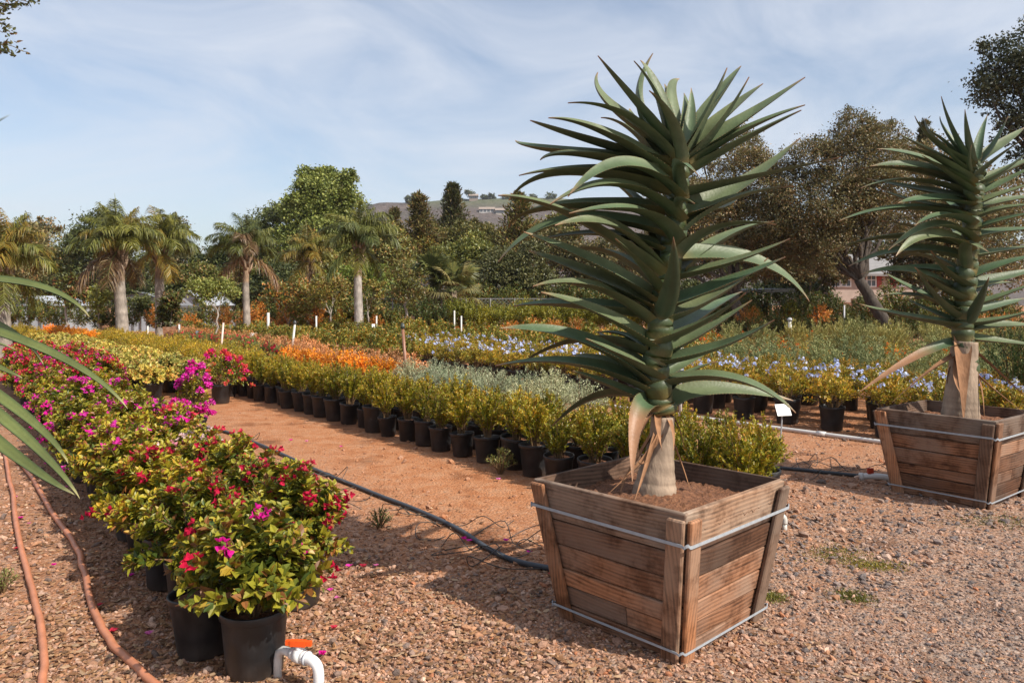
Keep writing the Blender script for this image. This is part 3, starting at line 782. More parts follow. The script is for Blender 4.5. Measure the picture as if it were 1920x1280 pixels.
def Z(ox, oy, s):
    return lambda p: (ox + p[0] / s, oy + p[1] / s)
def tr(z, rows):
    out = []
    for r in rows:
        b, m, t, dz = r[:4]
        dry = r[4] if len(r) > 4 else 0.0
        ws = r[5] if len(r) > 5 else 1.0
        out.append((z(b), z(m), z(t), dz, dry, ws))
    return out
zA, zB, zC = Z(900, 80, 2.064), Z(920, 380, 3.048), Z(900, 650, 2.064)
main_leaves = tr(zA, [
    ((700, 420), (600, 230), (457, 50), -.08), ((560, 380), (500, 240), (457, 115), .3), ((730, 460), (560, 280), (340, 232), -.12),
    ((690, 520), (480, 350), (265, 290), -.18), ((560, 470), (390, 370), (195, 300), .22), ((560, 460), (300, 420), (137, 378), .32),
    ((600, 520), (400, 435), (232, 453), -.05), ((600, 540), (420, 490), (150, 513), .15), ((620, 580), (330, 505), (110, 610), .05),
    ((770, 600), (560, 470), (340, 595), -.38), ((770, 690), (540, 550), (270, 625), -.42), ((750, 790), (620, 655), (345, 660), -.45),
    ((700, 900), (350, 670), (70, 590), -.25), ((700, 890), (520, 710), (290, 707), -.3), ((660, 740), (330, 690), (70, 848), .12),
    ((680, 650), (280, 640), (110, 715), .28), ((670, 1000), (430, 845), (170, 732), -.2), ((660, 1020), (400, 885), (190, 805), .02),
    ((660, 960), (615, 850), (525, 757), -.52), ((690, 1070), (742, 930), (748, 750), -.46), ((670, 1090), (440, 945), (205, 942), -.2),
    ((690, 1190), (470, 1050), (237, 965), -.3), ((620, 1060), (330, 1015), (130, 1018), .3), ((730, 440), (700, 230), (597, 70), 0),
    ((750, 460), (690, 200), (622, 68), .12), ((680, 440), (615, 250), (670, 42), .22), ((770, 480), (735, 300), (655, 185), -.32),
    ((800, 440), (880, 275), (955, 97), -.06), ((820, 460), (920, 330), (1040, 132), -.18), ((820, 360), (930, 200), (1010, 90), .22),
    ((830, 400), (970, 260), (1095, 158), .18), ((830, 430), (1000, 310), (1258, 133), .05), ((830, 470), (1030, 335), (1258, 240), -.05),
    ((820, 500), (1040, 365), (1243, 260), -.22), ((790, 380), (795, 270), (790, 195), .25), ((800, 380), (815, 280), (817, 175), .18),
    ((780, 370), (760, 300), (748, 258), .3), ((740, 330), (735, 210), (772, 140), .35), ((770, 590), (1010, 530), (1402, 440), -.15),
    ((800, 660), (1010, 555), (1240, 367), .18), ((760, 750), (950, 615), (1215, 553), -.06), ((760, 830), (920, 715), (1145, 702), -.32),
    ((740, 910), (970, 850), (1200, 757), -.22), ((780, 830), (1080, 850), (1275, 1000), .18), ((740, 1010), (970, 920), (1182, 828), -.15),
    ((700, 1080), (900, 990), (1115, 832), .12), ((670, 1160), (860, 1085), (1028, 965), -.32), ((720, 1200), (870, 1115), (1052, 995), .02),
    ((680, 1240), (920, 1180), (1140, 1070), -.3), ((775, 610), (765, 470), (845, 512), -.42, 0, 1.0), ((760, 690), (770, 610), (832, 622), -.38, 0, .8),
    ((700, 860), (650, 700), (560, 600), .3), ((780, 600), (900, 640), (1010, 590), .35), ((660, 1200), (560, 1130), (450, 1120), .3),
    ((760, 520), (620, 340), (580, 255), .25), ((700, 800), (480, 740), (230, 760), .1)]) + tr(zB, [
    ((960, 1000), (750, 875), (545, 775), -.35), ((900, 1030), (500, 775), (50, 717), -.1), ((900, 1080), (480, 920), (25, 930), 0),
    ((860, 960), (720, 810), (605, 735), .35), ((860, 1030), (660, 905), (460, 870), .3), ((840, 1150), (620, 1015), (470, 960), -.05),
    ((940, 1050), (1380, 1005), (1745, 1200), -.28), ((980, 1170), (1280, 1065), (1730, 1130), .05), ((990, 1130), (1090, 995), (1290, 905), .12),
    ((990, 1000), (1130, 900), (1330, 800), .25), ((990, 1190), (1100, 1120), (1240, 1050), .3)]) + tr(zC, [
    ((645, 235), (610, 260), (590, 520), -.30, 0.55, 1.2),
    ((700, 270), (680, 370), (505, 560), -.14, 1, .42), ((700, 300), (650, 430), (610, 440), -.2, 1, .55), ((715, 300), (775, 440), (815, 560), -.02, 1, .42),
    ((690, 300), (650, 440), (600, 590), -.25, 1, .35), ((690, 330), (570, 500), (555, 560), -.1, 1, .35),
    ((665, 235), (622, 330), (612, 425), -.24, 1, .75), ((700, 240), (742, 310), (748, 400), -.16, 1, .6), ((690, 245), (688, 320), (705, 400), -.26, 1, .7), ((715, 245), (765, 300), (790, 400), .02, 1, .5)])
build_aloe('tree_aloe', 'green tree aloe with toothed leaves in the box beside the drip hose', P1C[1],
           [(1243, 775), (1228, 690), (1238, 600), (1256, 500), (1268, 400), (1276, 330), (1282, 285)],
           [(1226, 945, .125), (1228, 920, .112), (1231, 890, .092), (1237, 850, .072), (1241, 815, .062), (1243, 780, .058)],
           main_leaves, 21, 0.162, 12, P1C)
zD, zE = Z(1560, 170, 4.128), Z(1560, 440, 3.556)
second_leaves = tr(zD, [
    ((990, 600), (935, 320), (848, 45), 0), ((1045, 620), (1045, 380), (1030, 145), -.12), ((950, 570), (800, 405), (642, 195), -.05), ((930, 540), (800, 380), (720, 215), .25),
    ((1000, 630), (950, 530), (880, 410), -.2), ((970, 520), (890, 330), (838, 200), .25), ((1090, 520), (1140, 380), (1205, 185), .1), ((1090, 610), (1230, 450), (1360, 200), 0),
    ((1060, 700), (1250, 540), (1490, 365), -.22), ((1090, 740), (1300, 640), (1530, 460), -.12), ((1120, 560), (1330, 400), (1490, 285), .22), ((1000, 660), (760, 470), (505, 325), .15),
    ((1030, 720), (820, 535), (585, 432), -.28), ((1040, 740), (720, 530), (350, 450), -.18), ((1000, 760), (670, 590), (300, 585), .05), ((990, 750), (610, 615), (225, 600), .2),
    ((1000, 810), (620, 690), (220, 755), -.06), ((1060, 800), (900, 640), (700, 500), -.4), ((1000, 880), (760, 835), (510, 870), -.33), ((1070, 860), (1040, 790), (1140, 815), -.42, 0, 1),
    ((1000, 980), (520, 910), (50, 1010), 0), ((1060, 1040), (860, 965), (640, 1045), -.42), ((1080, 1170), (800, 1040), (435, 1235), -.32), ((1050, 1230), (750, 1120), (495, 1280), -.38),
    ((1080, 890), (1300, 800), (1640, 690), -.12), ((1090, 930), (1350, 850), (1700, 800), .05), ((1080, 1000), (1330, 910), (1650, 880), -.2), ((1080, 1080), (1300, 1000), (1560, 940), -.3),
    ((1080, 1130), (1350, 1080), (1700, 1060), -.1), ((1080, 820), (1280, 730), (1600, 560), .1), ((1080, 780), (1350, 620), (1680, 470), .2), ((980, 940), (640, 860), (380, 760), .25),
    ((1060, 950), (900, 890), (740, 880), .3), ((1000, 850), (700, 770), (270, 680), .2), ((1050, 650), (1060, 560), (1080, 420), -.2, 0, .8), ((1020, 640), (980, 540), (985, 330), .1, 0, .8)]) + tr(zE, [
    ((830, 70), (420, 15), (10, 100), .12), ((830, 160), (480, 105), (110, 210), .18), ((850, 420), (550, 245), (195, 262), 0), ((860, 430), (720, 350), (550, 215), -.32),
    ((890, 340), (780, 260), (660, 105), -.48), ((880, 240), (900, 70), (1045, 115), -.46, 0, 1.05), ((880, 600), (975, 460), (1048, 280), -.42), ((860, 500), (600, 390), (330, 240), -.1),
    ((850, 530), (600, 415), (340, 400), .02), ((850, 610), (500, 545), (180, 460), -.1), ((830, 580), (660, 505), (490, 420), .3), ((830, 630), (720, 585), (625, 545), .35),
    ((900, 600), (1150, 560), (1420, 470), -.15), ((900, 630), (1150, 600), (1460, 615), .05), ((910, 690), (1120, 710), (1460, 745), -.1), ((900, 490), (1100, 420), (1400, 300), -.1),
    ((900, 300), (1120, 200), (1430, 120), -.15), ((900, 400), (1050, 330), (1230, 320), .2), ((900, 150), (1120, 110), (1420, 60), 0), ((890, 360), (1130, 290), (1440, 210), .05),
    ((850, 560), (700, 430), (560, 220), -.2), ((900, 540), (1080, 480), (1300, 420), .3), ((850, 270), (620, 220), (350, 225), .1), ((850, 340), (640, 290), (510, 190), .3),
    ((850, 720), (560, 815), (180, 1050), -.12, .62, .75), ((850, 790), (640, 920), (400, 1115), -.2, 1, .5), ((870, 660), (872, 860), (878, 1250), -.22, 1, 1.0),
    ((830, 760), (820, 930), (862, 1060), -.22, 1, .5), ((900, 740), (1060, 870), (1300, 1090), -.1, 1, .5), ((900, 870), (1080, 1030), (1300, 1200), -.2, 1, .5), ((910, 800), (985, 980), (1015, 1210), -.15, 1, .42),
    ((850, 800), (780, 900), (770, 1060), .02, 1, .4)])
build_aloe('tree_aloe', 'green tree aloe with a brown dead-leaf skirt in the box by the white pipe', P2C[1],
           [(1810, 700), (1806, 620), (1810, 540), (1818, 450), (1826, 380), (1830, 330), (1832, 310)],
           [(1800, 800, .150), (1801, 770, .140), (1803, 730, .122), (1806, 690, .108), (1809, 640, .098)],
           second_leaves, 33, 0.165, 12, P2C)

# ------------------------------------------------------------------ leaf clouds
def leaves_mesh(name, P, D, N, L, W, C, mat, shape='ovate', fold=0.18):
    """one small folded blade per entry; P base point, D leaf axis, N face normal"""
    n = len(P)
    if mat is not M['petal']: C = np.asarray(C) * np.array((1.38, 1.26, 1.05))
    D = unit(D); N = N - D * (N * D).sum(1, keepdims=True); N = unit(N); S = np.cross(D, N)
    L = np.broadcast_to(np.asarray(L, float), (n,))[:, None]; W = np.broadcast_to(np.asarray(W, float), (n,))[:, None]
    if shape == 'ovate':       # base, left, left2, tip, right2, right
        vs = [P, P + D * L * 0.28 + S * W * 0.5 + N * W * fold, P + D * L * 0.66 + S * W * 0.36 + N * W * fold * 0.6, P + D * L - N * L * 0.10,
              P + D * L * 0.66 - S * W * 0.36 + N * W * fold * 0.6, P + D * L * 0.28 - S * W * 0.5 + N * W * fold]
        q = np.array([(0, 1, 2, 3), (0, 3, 4, 5)]); k = 6
    elif shape == 'diamond':
        vs = [P, P + D * L * 0.45 + S * W * 0.5 + N * W * fold, P + D * L, P + D * L * 0.45 - S * W * 0.5 + N * W * fold]
        q = np.array([(0, 1, 2), (0, 2, 3)]); k = 4
    else:                      # strap
        vs = [P + S * W * 0.4, P - S * W * 0.4, P + D * L * 0.55 - S * W * 0.5 + N * L * .04, P + D * L * 0.55 + S * W * 0.5 + N * L * .04, P + D * L - N * L * 0.06]
        vv = np.stack(vs, 1).reshape(-1, 3); b = (np.arange(n) * 5)[:, None]
        return mesh_np(name, vv, [np.array([(0, 1, 2, 3)]) + b, np.array([(3, 2, 4)]) + b], mat, np.repeat(C, 5, 0))
    vv = np.stack(vs, 1).reshape(-1, 3)
    f = (q[None] + (np.arange(n) * k)[:, None, None]).reshape(-1, q.shape[1])
    return mesh_np(name, vv, f, mat, np.repeat(C, k, 0))

def rnd_dir(rng, n):
    d = rng.normal(0, 1, (n, 3)); return unit(d)

def bush_stems(rng, ns, H, R, z0, base_r, flop=0.25, hv=0.18, dome=0.4):
    """curved shoots from the soil to a domed canopy: returns (ns, 8, 3)"""
    az = rng.uniform(0, 2 * math.pi, ns); r = R * np.sqrt(rng.uniform(0, 1, ns))
    hh = H * (1 - dome * (r / R) ** 2) * rng.uniform(1 - hv, 1 + hv * 0.6, ns)
    tip = np.stack([r * np.cos(az), r * np.sin(az), z0 + hh - flop * H * (r / R) ** 3], -1)
    base = np.stack([base_r * np.cos(az) * rng.random(ns), base_r * np.sin(az) * rng.random(ns), np.full(ns, z0)], -1)
    mid = base * 0.62 + tip * 0.38 + np.stack([np.zeros(ns), np.zeros(ns), 0.18 * hh], -1)
    t = np.linspace(0, 1, 8)[None, :, None]
    c = 2 * mid[:, None] - 0.5 * (base[:, None] + tip[:, None])
    return (1 - t) ** 2 * base[:, None] + 2 * t * (1 - t) * c + t ** 2 * tip[:, None]

def mixcol(rng, n, pal, w, var=0.22):
    pal = np.asarray(pal, float); c = pal[rng.choice(len(pal), n, p=np.asarray(w) / np.sum(w))]
    return c * rng.uniform(1 - var, 1 + var, (n, 1))

def make_shrub(seed, ns, per, H, R, z0, L, W, pal, w, tip_pal=None, tip_frac=0.3, t0=0.35, shape='ovate', base_r=0.05, flop=0.2, dome=0.4, hv=0.2, spread=0.8, mat=None, upright=0.5, stem_c=(0.16, 0.10, 0.05)):
    rng = np.random.default_rng(seed)
    S = bush_stems(rng, ns, H, R, z0, base_r, flop, hv, dome)
    n = ns * per
    si = np.repeat(np.arange(ns), per)
    t = t0 + (1 - t0) * rng.uniform(0, 1, n) ** 0.6
    f = t * 7; a = np.clip(f.astype(int), 0, 6); fr = (f - a)[:, None]
    P = S[si, a] * (1 - fr) + S[si, a + 1] * fr
    T = unit(S[si, a + 1] - S[si, a])
    side = rnd_dir(rng, n); side = unit(side - T * (side * T).sum(1, keepdims=True))
    P = P + side * (R * 0.05) * rng.random((n, 1))
    D = unit(T * upright + side * spread + np.array((0, 0, 0.15)))
    N = unit(np.array((0, 0, 1.0)) + T * 0.5 + rng.normal(0, 0.45, (n, 3)))
    C = mixcol(rng, n, pal, w)
    if tip_pal is not None:
        tip = (t > 1 - tip_frac) & (rng.random(n) < 0.7)
        C[tip] = mixcol(rng, int(tip.sum()), tip_pal[0], tip_pal[1])
    sz = rng.uniform(0.65, 1.2, n) * (1 - 0.35 * np.clip((t - 0.85) / 0.15, 0, 1))
    leaf = leaves_mesh('foliage', P, D, N, L * sz, W * sz, C, mat or M['leaf'], shape)
    g = Geo()
    for k in range(0, ns, max(1, ns // 26)):
        g.tube(S[k], np.linspace(0.006, 0.0022, 8), 4, stem_c, False)
    return leaf, g.mesh('stems', M['stem']), S

def bract_clusters(seed, tips, k, pal, w, size=0.034, per=7, spread=0.072):
    """papery bracts in threes around shoot tips"""
    rng = np.random.default_rng(seed)
    idx = rng.choice(len(tips), k, replace=k > len(tips))
    P, D, N, C = [], [], [], []
    for i in idx:
        m = rng.integers(max(2, per - 3), per + 4)
        c0 = mixcol(rng, 1, pal, w, 0.1)[0]
        for _ in range(m):
            o = tips[i] + rnd_dir(rng, 1)[0] * spread * 0.62 * rng.random() ** 0.5 - np.array((0, 0, 0.006))
            ax = unit(np.array((0, 0, 0.7)) + rng.normal(0, 0.7, 3))
            s0 = unit(np.cross(ax, rng.normal(0, 1, 3)))
            for q in range(3):
                a = q * 2.094
                s = s0 * math.cos(a) + np.cross(ax, s0) * math.sin(a)
                P.append(o); D.append(s * 0.75 + ax * 0.65); N.append(ax - s * 0.4); C.append(c0 * rng.uniform(0.8, 1.2))
    return leaves_mesh('flowers', np.array(P), np.array(D), np.array(N), size, size * 0.85, np.array(C), M['petal'], 'ovate', 0.12)

# ------------------------------------------------------------------ nursery pots
def pot_mesh(r0, r1, h):
    prof = [(0.001, 0.004), (r0 * 0.96, 0.004), (r0, 0.012), (r0 + (r1 - r0) * 0.86, h * 0.86), (r1 * 1.0, h * 0.872), (r1 * 1.045, h * 0.885), (r1 * 1.06, h * 0.99), (r1 * 1.05, h),
            (r1 * 0.985, h), (r1 * 0.97, h * 0.95), (r1 * 0.94, h * 0.80)]
    return Geo().lathe(prof, 28).mesh('pot', M['pot'], True)
POT5 = pot_mesh(0.118, 0.140, 0.285)
POT3 = pot_mesh(0.100, 0.122, 0.245)
POT7 = pot_mesh(0.150, 0.172, 0.300)
def soil_mesh(r, z):
    k = 20; th = np.linspace(0, 2 * math.pi, k, endpoint=False)
    rng = np.random.default_rng(3)
    vv = [(0, 0, z + 0.012)] + [(r * .5 * math.cos(a), r * .5 * math.sin(a), z + rng.uniform(0, .014)) for a in th] + [(r * math.cos(a), r * math.sin(a), z) for a in th]
    tri = [(0, 1 + i, 1 + (i + 1) % k) for i in range(k)]
    q = [(1 + i, 1 + k + i, 1 + k + (i + 1) % k, 1 + (i + 1) % k) for i in range(k)]
    return mesh_np('soil', vv, [np.array(tri), np.array(q)], M['soil'], None, True)
SOIL5, SOIL3, SOIL7 = soil_mesh(0.136, 0.245), soil_mesh(0.118, 0.21), soil_mesh(0.165, 0.255)
POTS = {5: (POT5, SOIL5), 3: (POT3, SOIL3), 7: (POT7, SOIL7)}
RNG = random.Random(77)
def nth(i):
    a = 'first second third fourth fifth sixth seventh eighth ninth tenth eleventh twelfth thirteenth fourteenth fifteenth sixteenth seventeenth eighteenth nineteenth'.split()
    if i <= 19: return a[i - 1]
    return ('twentieth', 'thirtieth')[i // 10 - 2] if i % 10 == 0 else ('twenty', 'thirty')[i // 10 - 2] + '-' + a[i % 10 - 1]
COLN = {'path': 0, 'hose': 0}
def column_label(v, what):
    k = 'path' if v < 1.35 else 'hose'; COLN[k] += 1
    return '%s, %s in the %s column counted from the valve' % (what, nth(COLN[k]), 'left gravel-side' if k == 'path' else 'drip-hose-side')
COUNT = {}
def put_plant(name, var, p, label, cat, group, pot=5, s=1.0, rz=None, parts=True, tilt=0.03, sz=None):
    """a copy of a plant: var = (foliage, stems, flowers or None)"""
    o = empty(name, (p[0], p[1], 0), RNG.uniform(0, 6.283) if rz is None else rz, s)
    o.rotation_euler.x = RNG.uniform(-tilt, tilt); o.rotation_euler.y = RNG.uniform(-tilt, tilt)
    if sz: o.scale = (s, s, s * sz)
    tag(o, label, cat, group)
    if pot:
        add('pot', POTS[pot][0], o)
        if parts: add('soil', POTS[pot][1], o)
    f = add('foliage', var[0], o); f['kind'] = 'stuff'
    if parts and var[1]: add('stems', var[1], o)
    if var[2]:
        fl = add('flowers', var[2], o); fl['kind'] = 'stuff'
    COUNT[name] = COUNT.get(name, 0) + 1
    return o

# palettes (linear albedo)
YG = (0.245, 0.235, 0.026); OL = (0.125, 0.150, 0.024); DG = (0.060, 0.095, 0.022); RD = (0.20, 0.085, 0.028); GO = (0.33, 0.23, 0.03); LG = (0.26, 0.30, 0.08)
CRIM = (0.52, 0.012, 0.055); CRIM2 = (0.60, 0.04, 0.08); MAG = (0.68, 0.012, 0.30); MAG2 = (0.72, 0.05, 0.42); PINK = (0.72, 0.30, 0.42); CORAL = (0.78, 0.10, 0.10)

def boug(seed, flowers, k, pal=((YG), (OL), (DG), (RD)), w=(0.40, 0.36, 0.18, 0.06), H=0.44, R=0.33, ns=66, per=50, L=0.047, W=0.030, size=0.026, fw=None, fper=8, flop=0.52):
    leaf, stems, S = make_shrub(seed, ns, per, H, R, 0.24, L, W, pal, w, ((YG, RD, GO), (0.66, 0.20, 0.14)), 0.16, 0.30, 'ovate', 0.06, flop, 0.35, 0.2)
    fl = bract_clusters(seed + 500, S[:, -1], k, flowers, fw or [1] * len(flowers), size, fper) if k else None
    return (leaf, stems, fl)
B_FRONT = boug(101, (CRIM, MAG), 7, w=(0.34, 0.40, 0.20, 0.06), ns=74, per=38, L=0.058, W=0.042, H=0.46, R=0.32, flop=.36)
B_CRIM = [boug(110 + i, (CRIM, CRIM2, CRIM), 12 + 5 * i) for i in range(3)]
B_FEW = [boug(120 + i, (CRIM, MAG), 3, flop=.36) for i in range(2)]
B_MAG = [boug(130 + i, (MAG, MAG2), 8 + 4 * i, w=(0.34, 0.40, 0.22, 0.04)) for i in range(3)]
B_PINK = [boug(140, (PINK, (0.75, 0.55, 0.58)), 20)]
B_RED = [boug(150 + i, (CRIM, CRIM2, MAG), 26, w=(0.25, 0.35, 0.3, 0.10)) for i in range(2)]
B_HOT = boug(160, (MAG, MAG2), 60, H=0.66, R=0.22, ns=40, per=26, fper=14)
B_CORAL = boug(165, (CRIM2, CORAL, CORAL, MAG), 62, H=0.52, R=0.46, ns=56, per=24, fper=12)

PATHLBL = 'in the double row by the left gravel path'
# front specimen plants, one by one
put_plant('bougainvillea', B_FRONT, (-1.115, 3.24), 'big-leaved bougainvillea in the black pot right beside the orange-handled valve', 'bougainvillea', None, 5, 1.0, 0.4)
put_plant('bougainvillea', B_FEW[0], (-1.405, 3.42), 'sparse bougainvillea in a tilted black pot showing its bare rim at the row end', 'bougainvillea', None, 5, 0.98, 0.0, tilt=0.0)
LEAN = [o for o in bpy.data.objects if o.get('label', '').startswith('sparse bougainvillea')][0]
LEAN.rotation_euler.y = -0.07
for ch in LEAN.children:
    if ch.name.split('.')[0] in ('foliage', 'stems', 'flowers'): ch.location = (0.085, 0.03, 0.02); ch.rotation_euler = (0, 0.22, 0)
front = [(3.80, 1.60, B_CRIM[1], 1.06), (3.98, 1.14, B_CRIM[0], 1.02), (4.28, 1.57, B_CRIM[2], 1.06), (4.50, 1.12, B_FEW[1], 1.0), (4.74, 1.53, B_CRIM[1], 1.06), (5.02, 1.12, B_CRIM[0], 1.02), (5.24, 1.53, B_CRIM[2], 1.05)]
for i, (u, v, var, s) in enumerate(front):
    put_plant('bougainvillea', var, uv(u, v + (u - 3.8) * .05), column_label(v, 'crimson-dotted bougainvillea'), 'bougainvillea', 'crimson bougainvilleas at the row end', 5, s)
put_plant('bougainvillea', B_PINK[0], uv(5.72, 1.62), 'pale pink bougainvillea with faded bracts beside the drip hose', 'bougainvillea', None, 5, 1.0)
u = 5.6
while u < 11.2:
    for v in (1.10, 1.54):
        if abs(u - 5.72) < 0.28 and v > 1.5: continue
        kind = RNG.random()
        if u < 6.6: var = B_CRIM[RNG.randrange(3)] if kind < 0.3 else B_MAG[RNG.randrange(2)]
        else: var = B_MAG[RNG.randrange(3)]
        if var in B_MAG:
            lab, grp = column_label(v, 'magenta-dotted bougainvillea'), 'magenta bougainvilleas in the double row'
        else:
            lab, grp = column_label(v, 'crimson-dotted bougainvillea'), 'crimson bougainvilleas among the magenta'
        p = uv(u + RNG.uniform(-.05, .05), v + (u - 3.8) * .05 + RNG.uniform(-.05, .05))
        put_plant('bougainvillea', var, p, lab, 'bougainvillea', grp, 5, RNG.uniform(0.96, 1.1))
    u += 0.49
while u < 18.6:
    for v in (1.10, 1.58, 2.05):
        if u < 13.2 and v > 2: continue
        p = uv(u + RNG.uniform(-.06, .06), v + (u - 3.8) * .045 + RNG.uniform(-.06, .06))
        if px_of(p)[0] < -120: continue
        put_plant('bougainvillea', B_RED[RNG.randrange(2)], p, 'bougainvillea thick with red bracts in the far block of the row', 'bougainvillea', 'red bougainvilleas in the far block', 5, RNG.uniform(0.98, 1.14))
    u += 0.58
put_plant('bougainvillea', B_HOT, uv(8.75, 2.5), 'tall hot-magenta bougainvillea standing proud where the drip hose begins', 'bougainvillea', None, 5, 1.0, 2.2)
put_plant('bougainvillea', B_CORAL, (-4.58, 11.75), 'bougainvillea with coral-red bracts alone at the far end of the dirt path', 'bougainvillea', None, 5, 1.05, 0.3)
put_plant('bougainvillea', B_CORAL, uv(12.75, 4.25), 'low red bougainvillea at the far end of the boxwood row', 'bougainvillea', None, 3, 0.62, 2.3)

# boxwoods along the dirt path
BOX = []
for i in range(5):
    leaf, stems, S = make_shrub(200 + i, 52, 52, 0.44 + 0.03 * (i % 3), 0.205, 0.235, 0.029, 0.018,
                                ((0.165, 0.18, 0.016), (0.275, 0.25, 0.02), (0.095, 0.125, 0.016)), (0.4, 0.35, 0.25), ((YG, GO, (0.30, 0.16, 0.02)), (0.6, 0.3, 0.1)), 0.22, 0.16, 'diamond', 0.05, 0.05, 0.45, 0.26, 0.75, None, 0.8)
    BOX.append((leaf, stems, None))
k = 0
n_box = int(math.ceil((13.1 - 2.95) / 0.375))
u = 2.95
while u < 13.1:
    v = 4.50 + RNG.uniform(-.06, .06)
    put_plant('potted_boxwood', BOX[RNG.randrange(5)], uv(u + RNG.uniform(-.02, .02), v), 'boxwood in the front row along the dirt path, %s from the main aloe box' % nth(k + 1), 'boxwood', 'boxwoods in the front row', 5 if RNG.random() < .75 else 3, RNG.uniform(0.84, 1.10), tilt=.07, sz=RNG.uniform(.92, 1.1))
    u += 0.375; k += 1
u = 3.1
while u < 13.1:
    put_plant('potted_boxwood', BOX[RNG.randrange(5)], uv(u + RNG.uniform(-.03, .03), 4.86 + RNG.uniform(-.03, .03)), 'small boxwood in a black pot, second row behind the path-side boxwoods', 'boxwood', 'boxwoods in the second row', 5, RNG.uniform(0.92, 1.06))
    u += 0.385
for i in range(5):
    put_plant('potted_boxwood', BOX[i], uv(3.3 + .38 * i, 5.2), 'small boxwood in a black pot, third row behind the main aloe box', 'boxwood', 'boxwoods in the third row', 5, 1.0)

def shrubs(seed, n, **kw):
    out = []
    for i in range(n):
        fl = kw.get('fl')
        a = {k: v for k, v in kw.items() if k != 'fl'}
        leaf, stems, S = make_shrub(seed + i, **a)
        out.append((leaf, stems, fl(seed + i, S) if fl else None))
    return out
def umbels(seed, S, k=9, pal=((0.56, 0.63, 0.88), (0.68, 0.73, 0.90), (0.46, 0.53, 0.84)), r=0.036, size=0.018, per=9):
    rng = np.random.default_rng(seed + 900)
    tips = S[:, -1]; hi = np.argsort(-tips[:, 2] - 0.4 * np.hypot(tips[:, 0], tips[:, 1]) * rng.random(len(tips)))[:int(len(tips) * .8)]
    P, D, N, C = [], [], [], []
    for i in rng.choice(hi, k, replace=False):
        c0 = tips[i] + np.array((0, 0, 0.03)); base = np.asarray(pal)[rng.integers(len(pal))]
        for _ in range(per):
            o = rnd_dir(rng, 1)[0]; o[2] = abs(o[2]); f0 = c0 + o * r * rng.uniform(.5, 1.25) + rng.normal(0, .010, 3)
            s0 = unit(np.cross(o, rng.normal(0, 1, 3)))
            for q in range(5):
                a = q * 1.2566; s = s0 * math.cos(a) + np.cross(o, s0) * math.sin(a)
                P.append(f0); D.append(s + o * .15); N.append(o); C.append(base * rng.uniform(.85, 1.15))
    return leaves_mesh('flowers', np.array(P), np.array(D), np.array(N), size, size * .8, np.array(C), M['petal'], 'diamond', 0.05)
PLUM = shrubs(300, 4, ns=54, per=30, H=0.44, R=0.36, z0=0.23, L=0.043, W=0.022, pal=((0.21, 0.20, 0.022), (0.14, 0.16, 0.022), (0.30, 0.22, 0.025)), w=(.45, .3, .25), tip_pal=((GO, YG, (0.36, 0.20, 0.03)), (.45, .35, .2)), tip_frac=.25, shape='diamond', flop=0.2, dome=0.35, base_r=.06,
              fl=lambda s, S: umbels(s, S, (4, 7, 2, 8)[s % 4]))
PLUM_N = [(a, b, None) for a, b, c in shrubs(320, 2, ns=54, per=30, H=0.42, R=0.34, z0=0.23, L=0.045, W=0.022, pal=((0.20, 0.19, 0.02), (0.13, 0.15, 0.02), (0.32, 0.20, 0.025)), w=(.4, .3, .3), tip_pal=((GO, (0.36, 0.19, 0.03)), (.6, .4)), tip_frac=.3, shape='diamond', flop=0.1, dome=0.3, base_r=.06, upright=.9)]
PALE = shrubs(340, 3, ns=60, per=24, H=0.34, R=0.42, z0=0.24, L=0.062, W=0.046, pal=((0.28, 0.28, 0.07), (0.18, 0.21, 0.05), (0.33, 0.27, 0.08)), w=(.45, .35, .2), tip_pal=(((0.38, 0.34, 0.09), (0.40, 0.24, 0.08)), (.75, .25)), tip_frac=.22, flop=0.3, dome=0.3, base_r=.07)
ORAN = shrubs(350, 3, ns=56, per=26, H=0.48, R=0.34, z0=0.24, L=0.04, W=0.024, pal=((0.56, 0.22, 0.018), (0.60, 0.29, 0.02), (0.42, 0.20, 0.05)), w=(.45, .35, .2), tip_pal=(((0.64, 0.27, 0.015), (0.52, 0.17, 0.02)), (.6, .4)), tip_frac=.4, shape='diamond', flop=0.15, dome=0.3, base_r=.06)
BRON = shrubs(358, 2, ns=56, per=22, H=0.50, R=0.36, z0=0.24, L=0.04, W=0.02, pal=((0.40, 0.20, 0.10), (0.28, 0.17, 0.07), (0.46, 0.25, 0.12)), w=(.4, .3, .3), tip_pal=(((0.50, 0.25, 0.13),), (1,)), tip_frac=.3, shape='diamond', flop=0.15, dome=0.3, base_r=.06)
GREY = shrubs(370, 3, ns=80, per=44, H=0.50, R=0.33, z0=0.22, L=0.028, W=0.011, pal=((0.29, 0.33, 0.235), (0.20, 0.24, 0.16), (0.40, 0.43, 0.34)), w=(.45, .3, .25), shape='diamond', flop=0.2, dome=0.35, base_r=.06, t0=.3, mat=M['dull_leaf'], upright=.7)
REDF = shrubs(380, 2, ns=60, per=26, H=0.50, R=0.34, z0=0.24, L=0.06, W=0.013, pal=((0.13, 0.16, 0.045), (0.19, 0.19, 0.05), (0.09, 0.12, 0.035)), w=(.4, .3, .3), shape='diamond', upright=1.0, dome=.3, base_r=.06,
              fl=lambda s, S: bract_clusters(s + 40, S[:, -1], 9, (CRIM, CORAL), (0.8, 0.2), 0.03, 4))
GOLD = shrubs(390, 3, ns=60, per=30, H=0.48, R=0.36, z0=0.22, L=0.036, W=0.017, pal=((0.26, 0.23, 0.016), (0.19, 0.19, 0.018), (0.11, 0.13, 0.016)), w=(.45, .35, .2), tip_pal=((GO, (0.36, 0.27, 0.02)), (.6, .4)), tip_frac=.3, shape='diamond', flop=.1, dome=.35, base_r=.06, upright=.8)
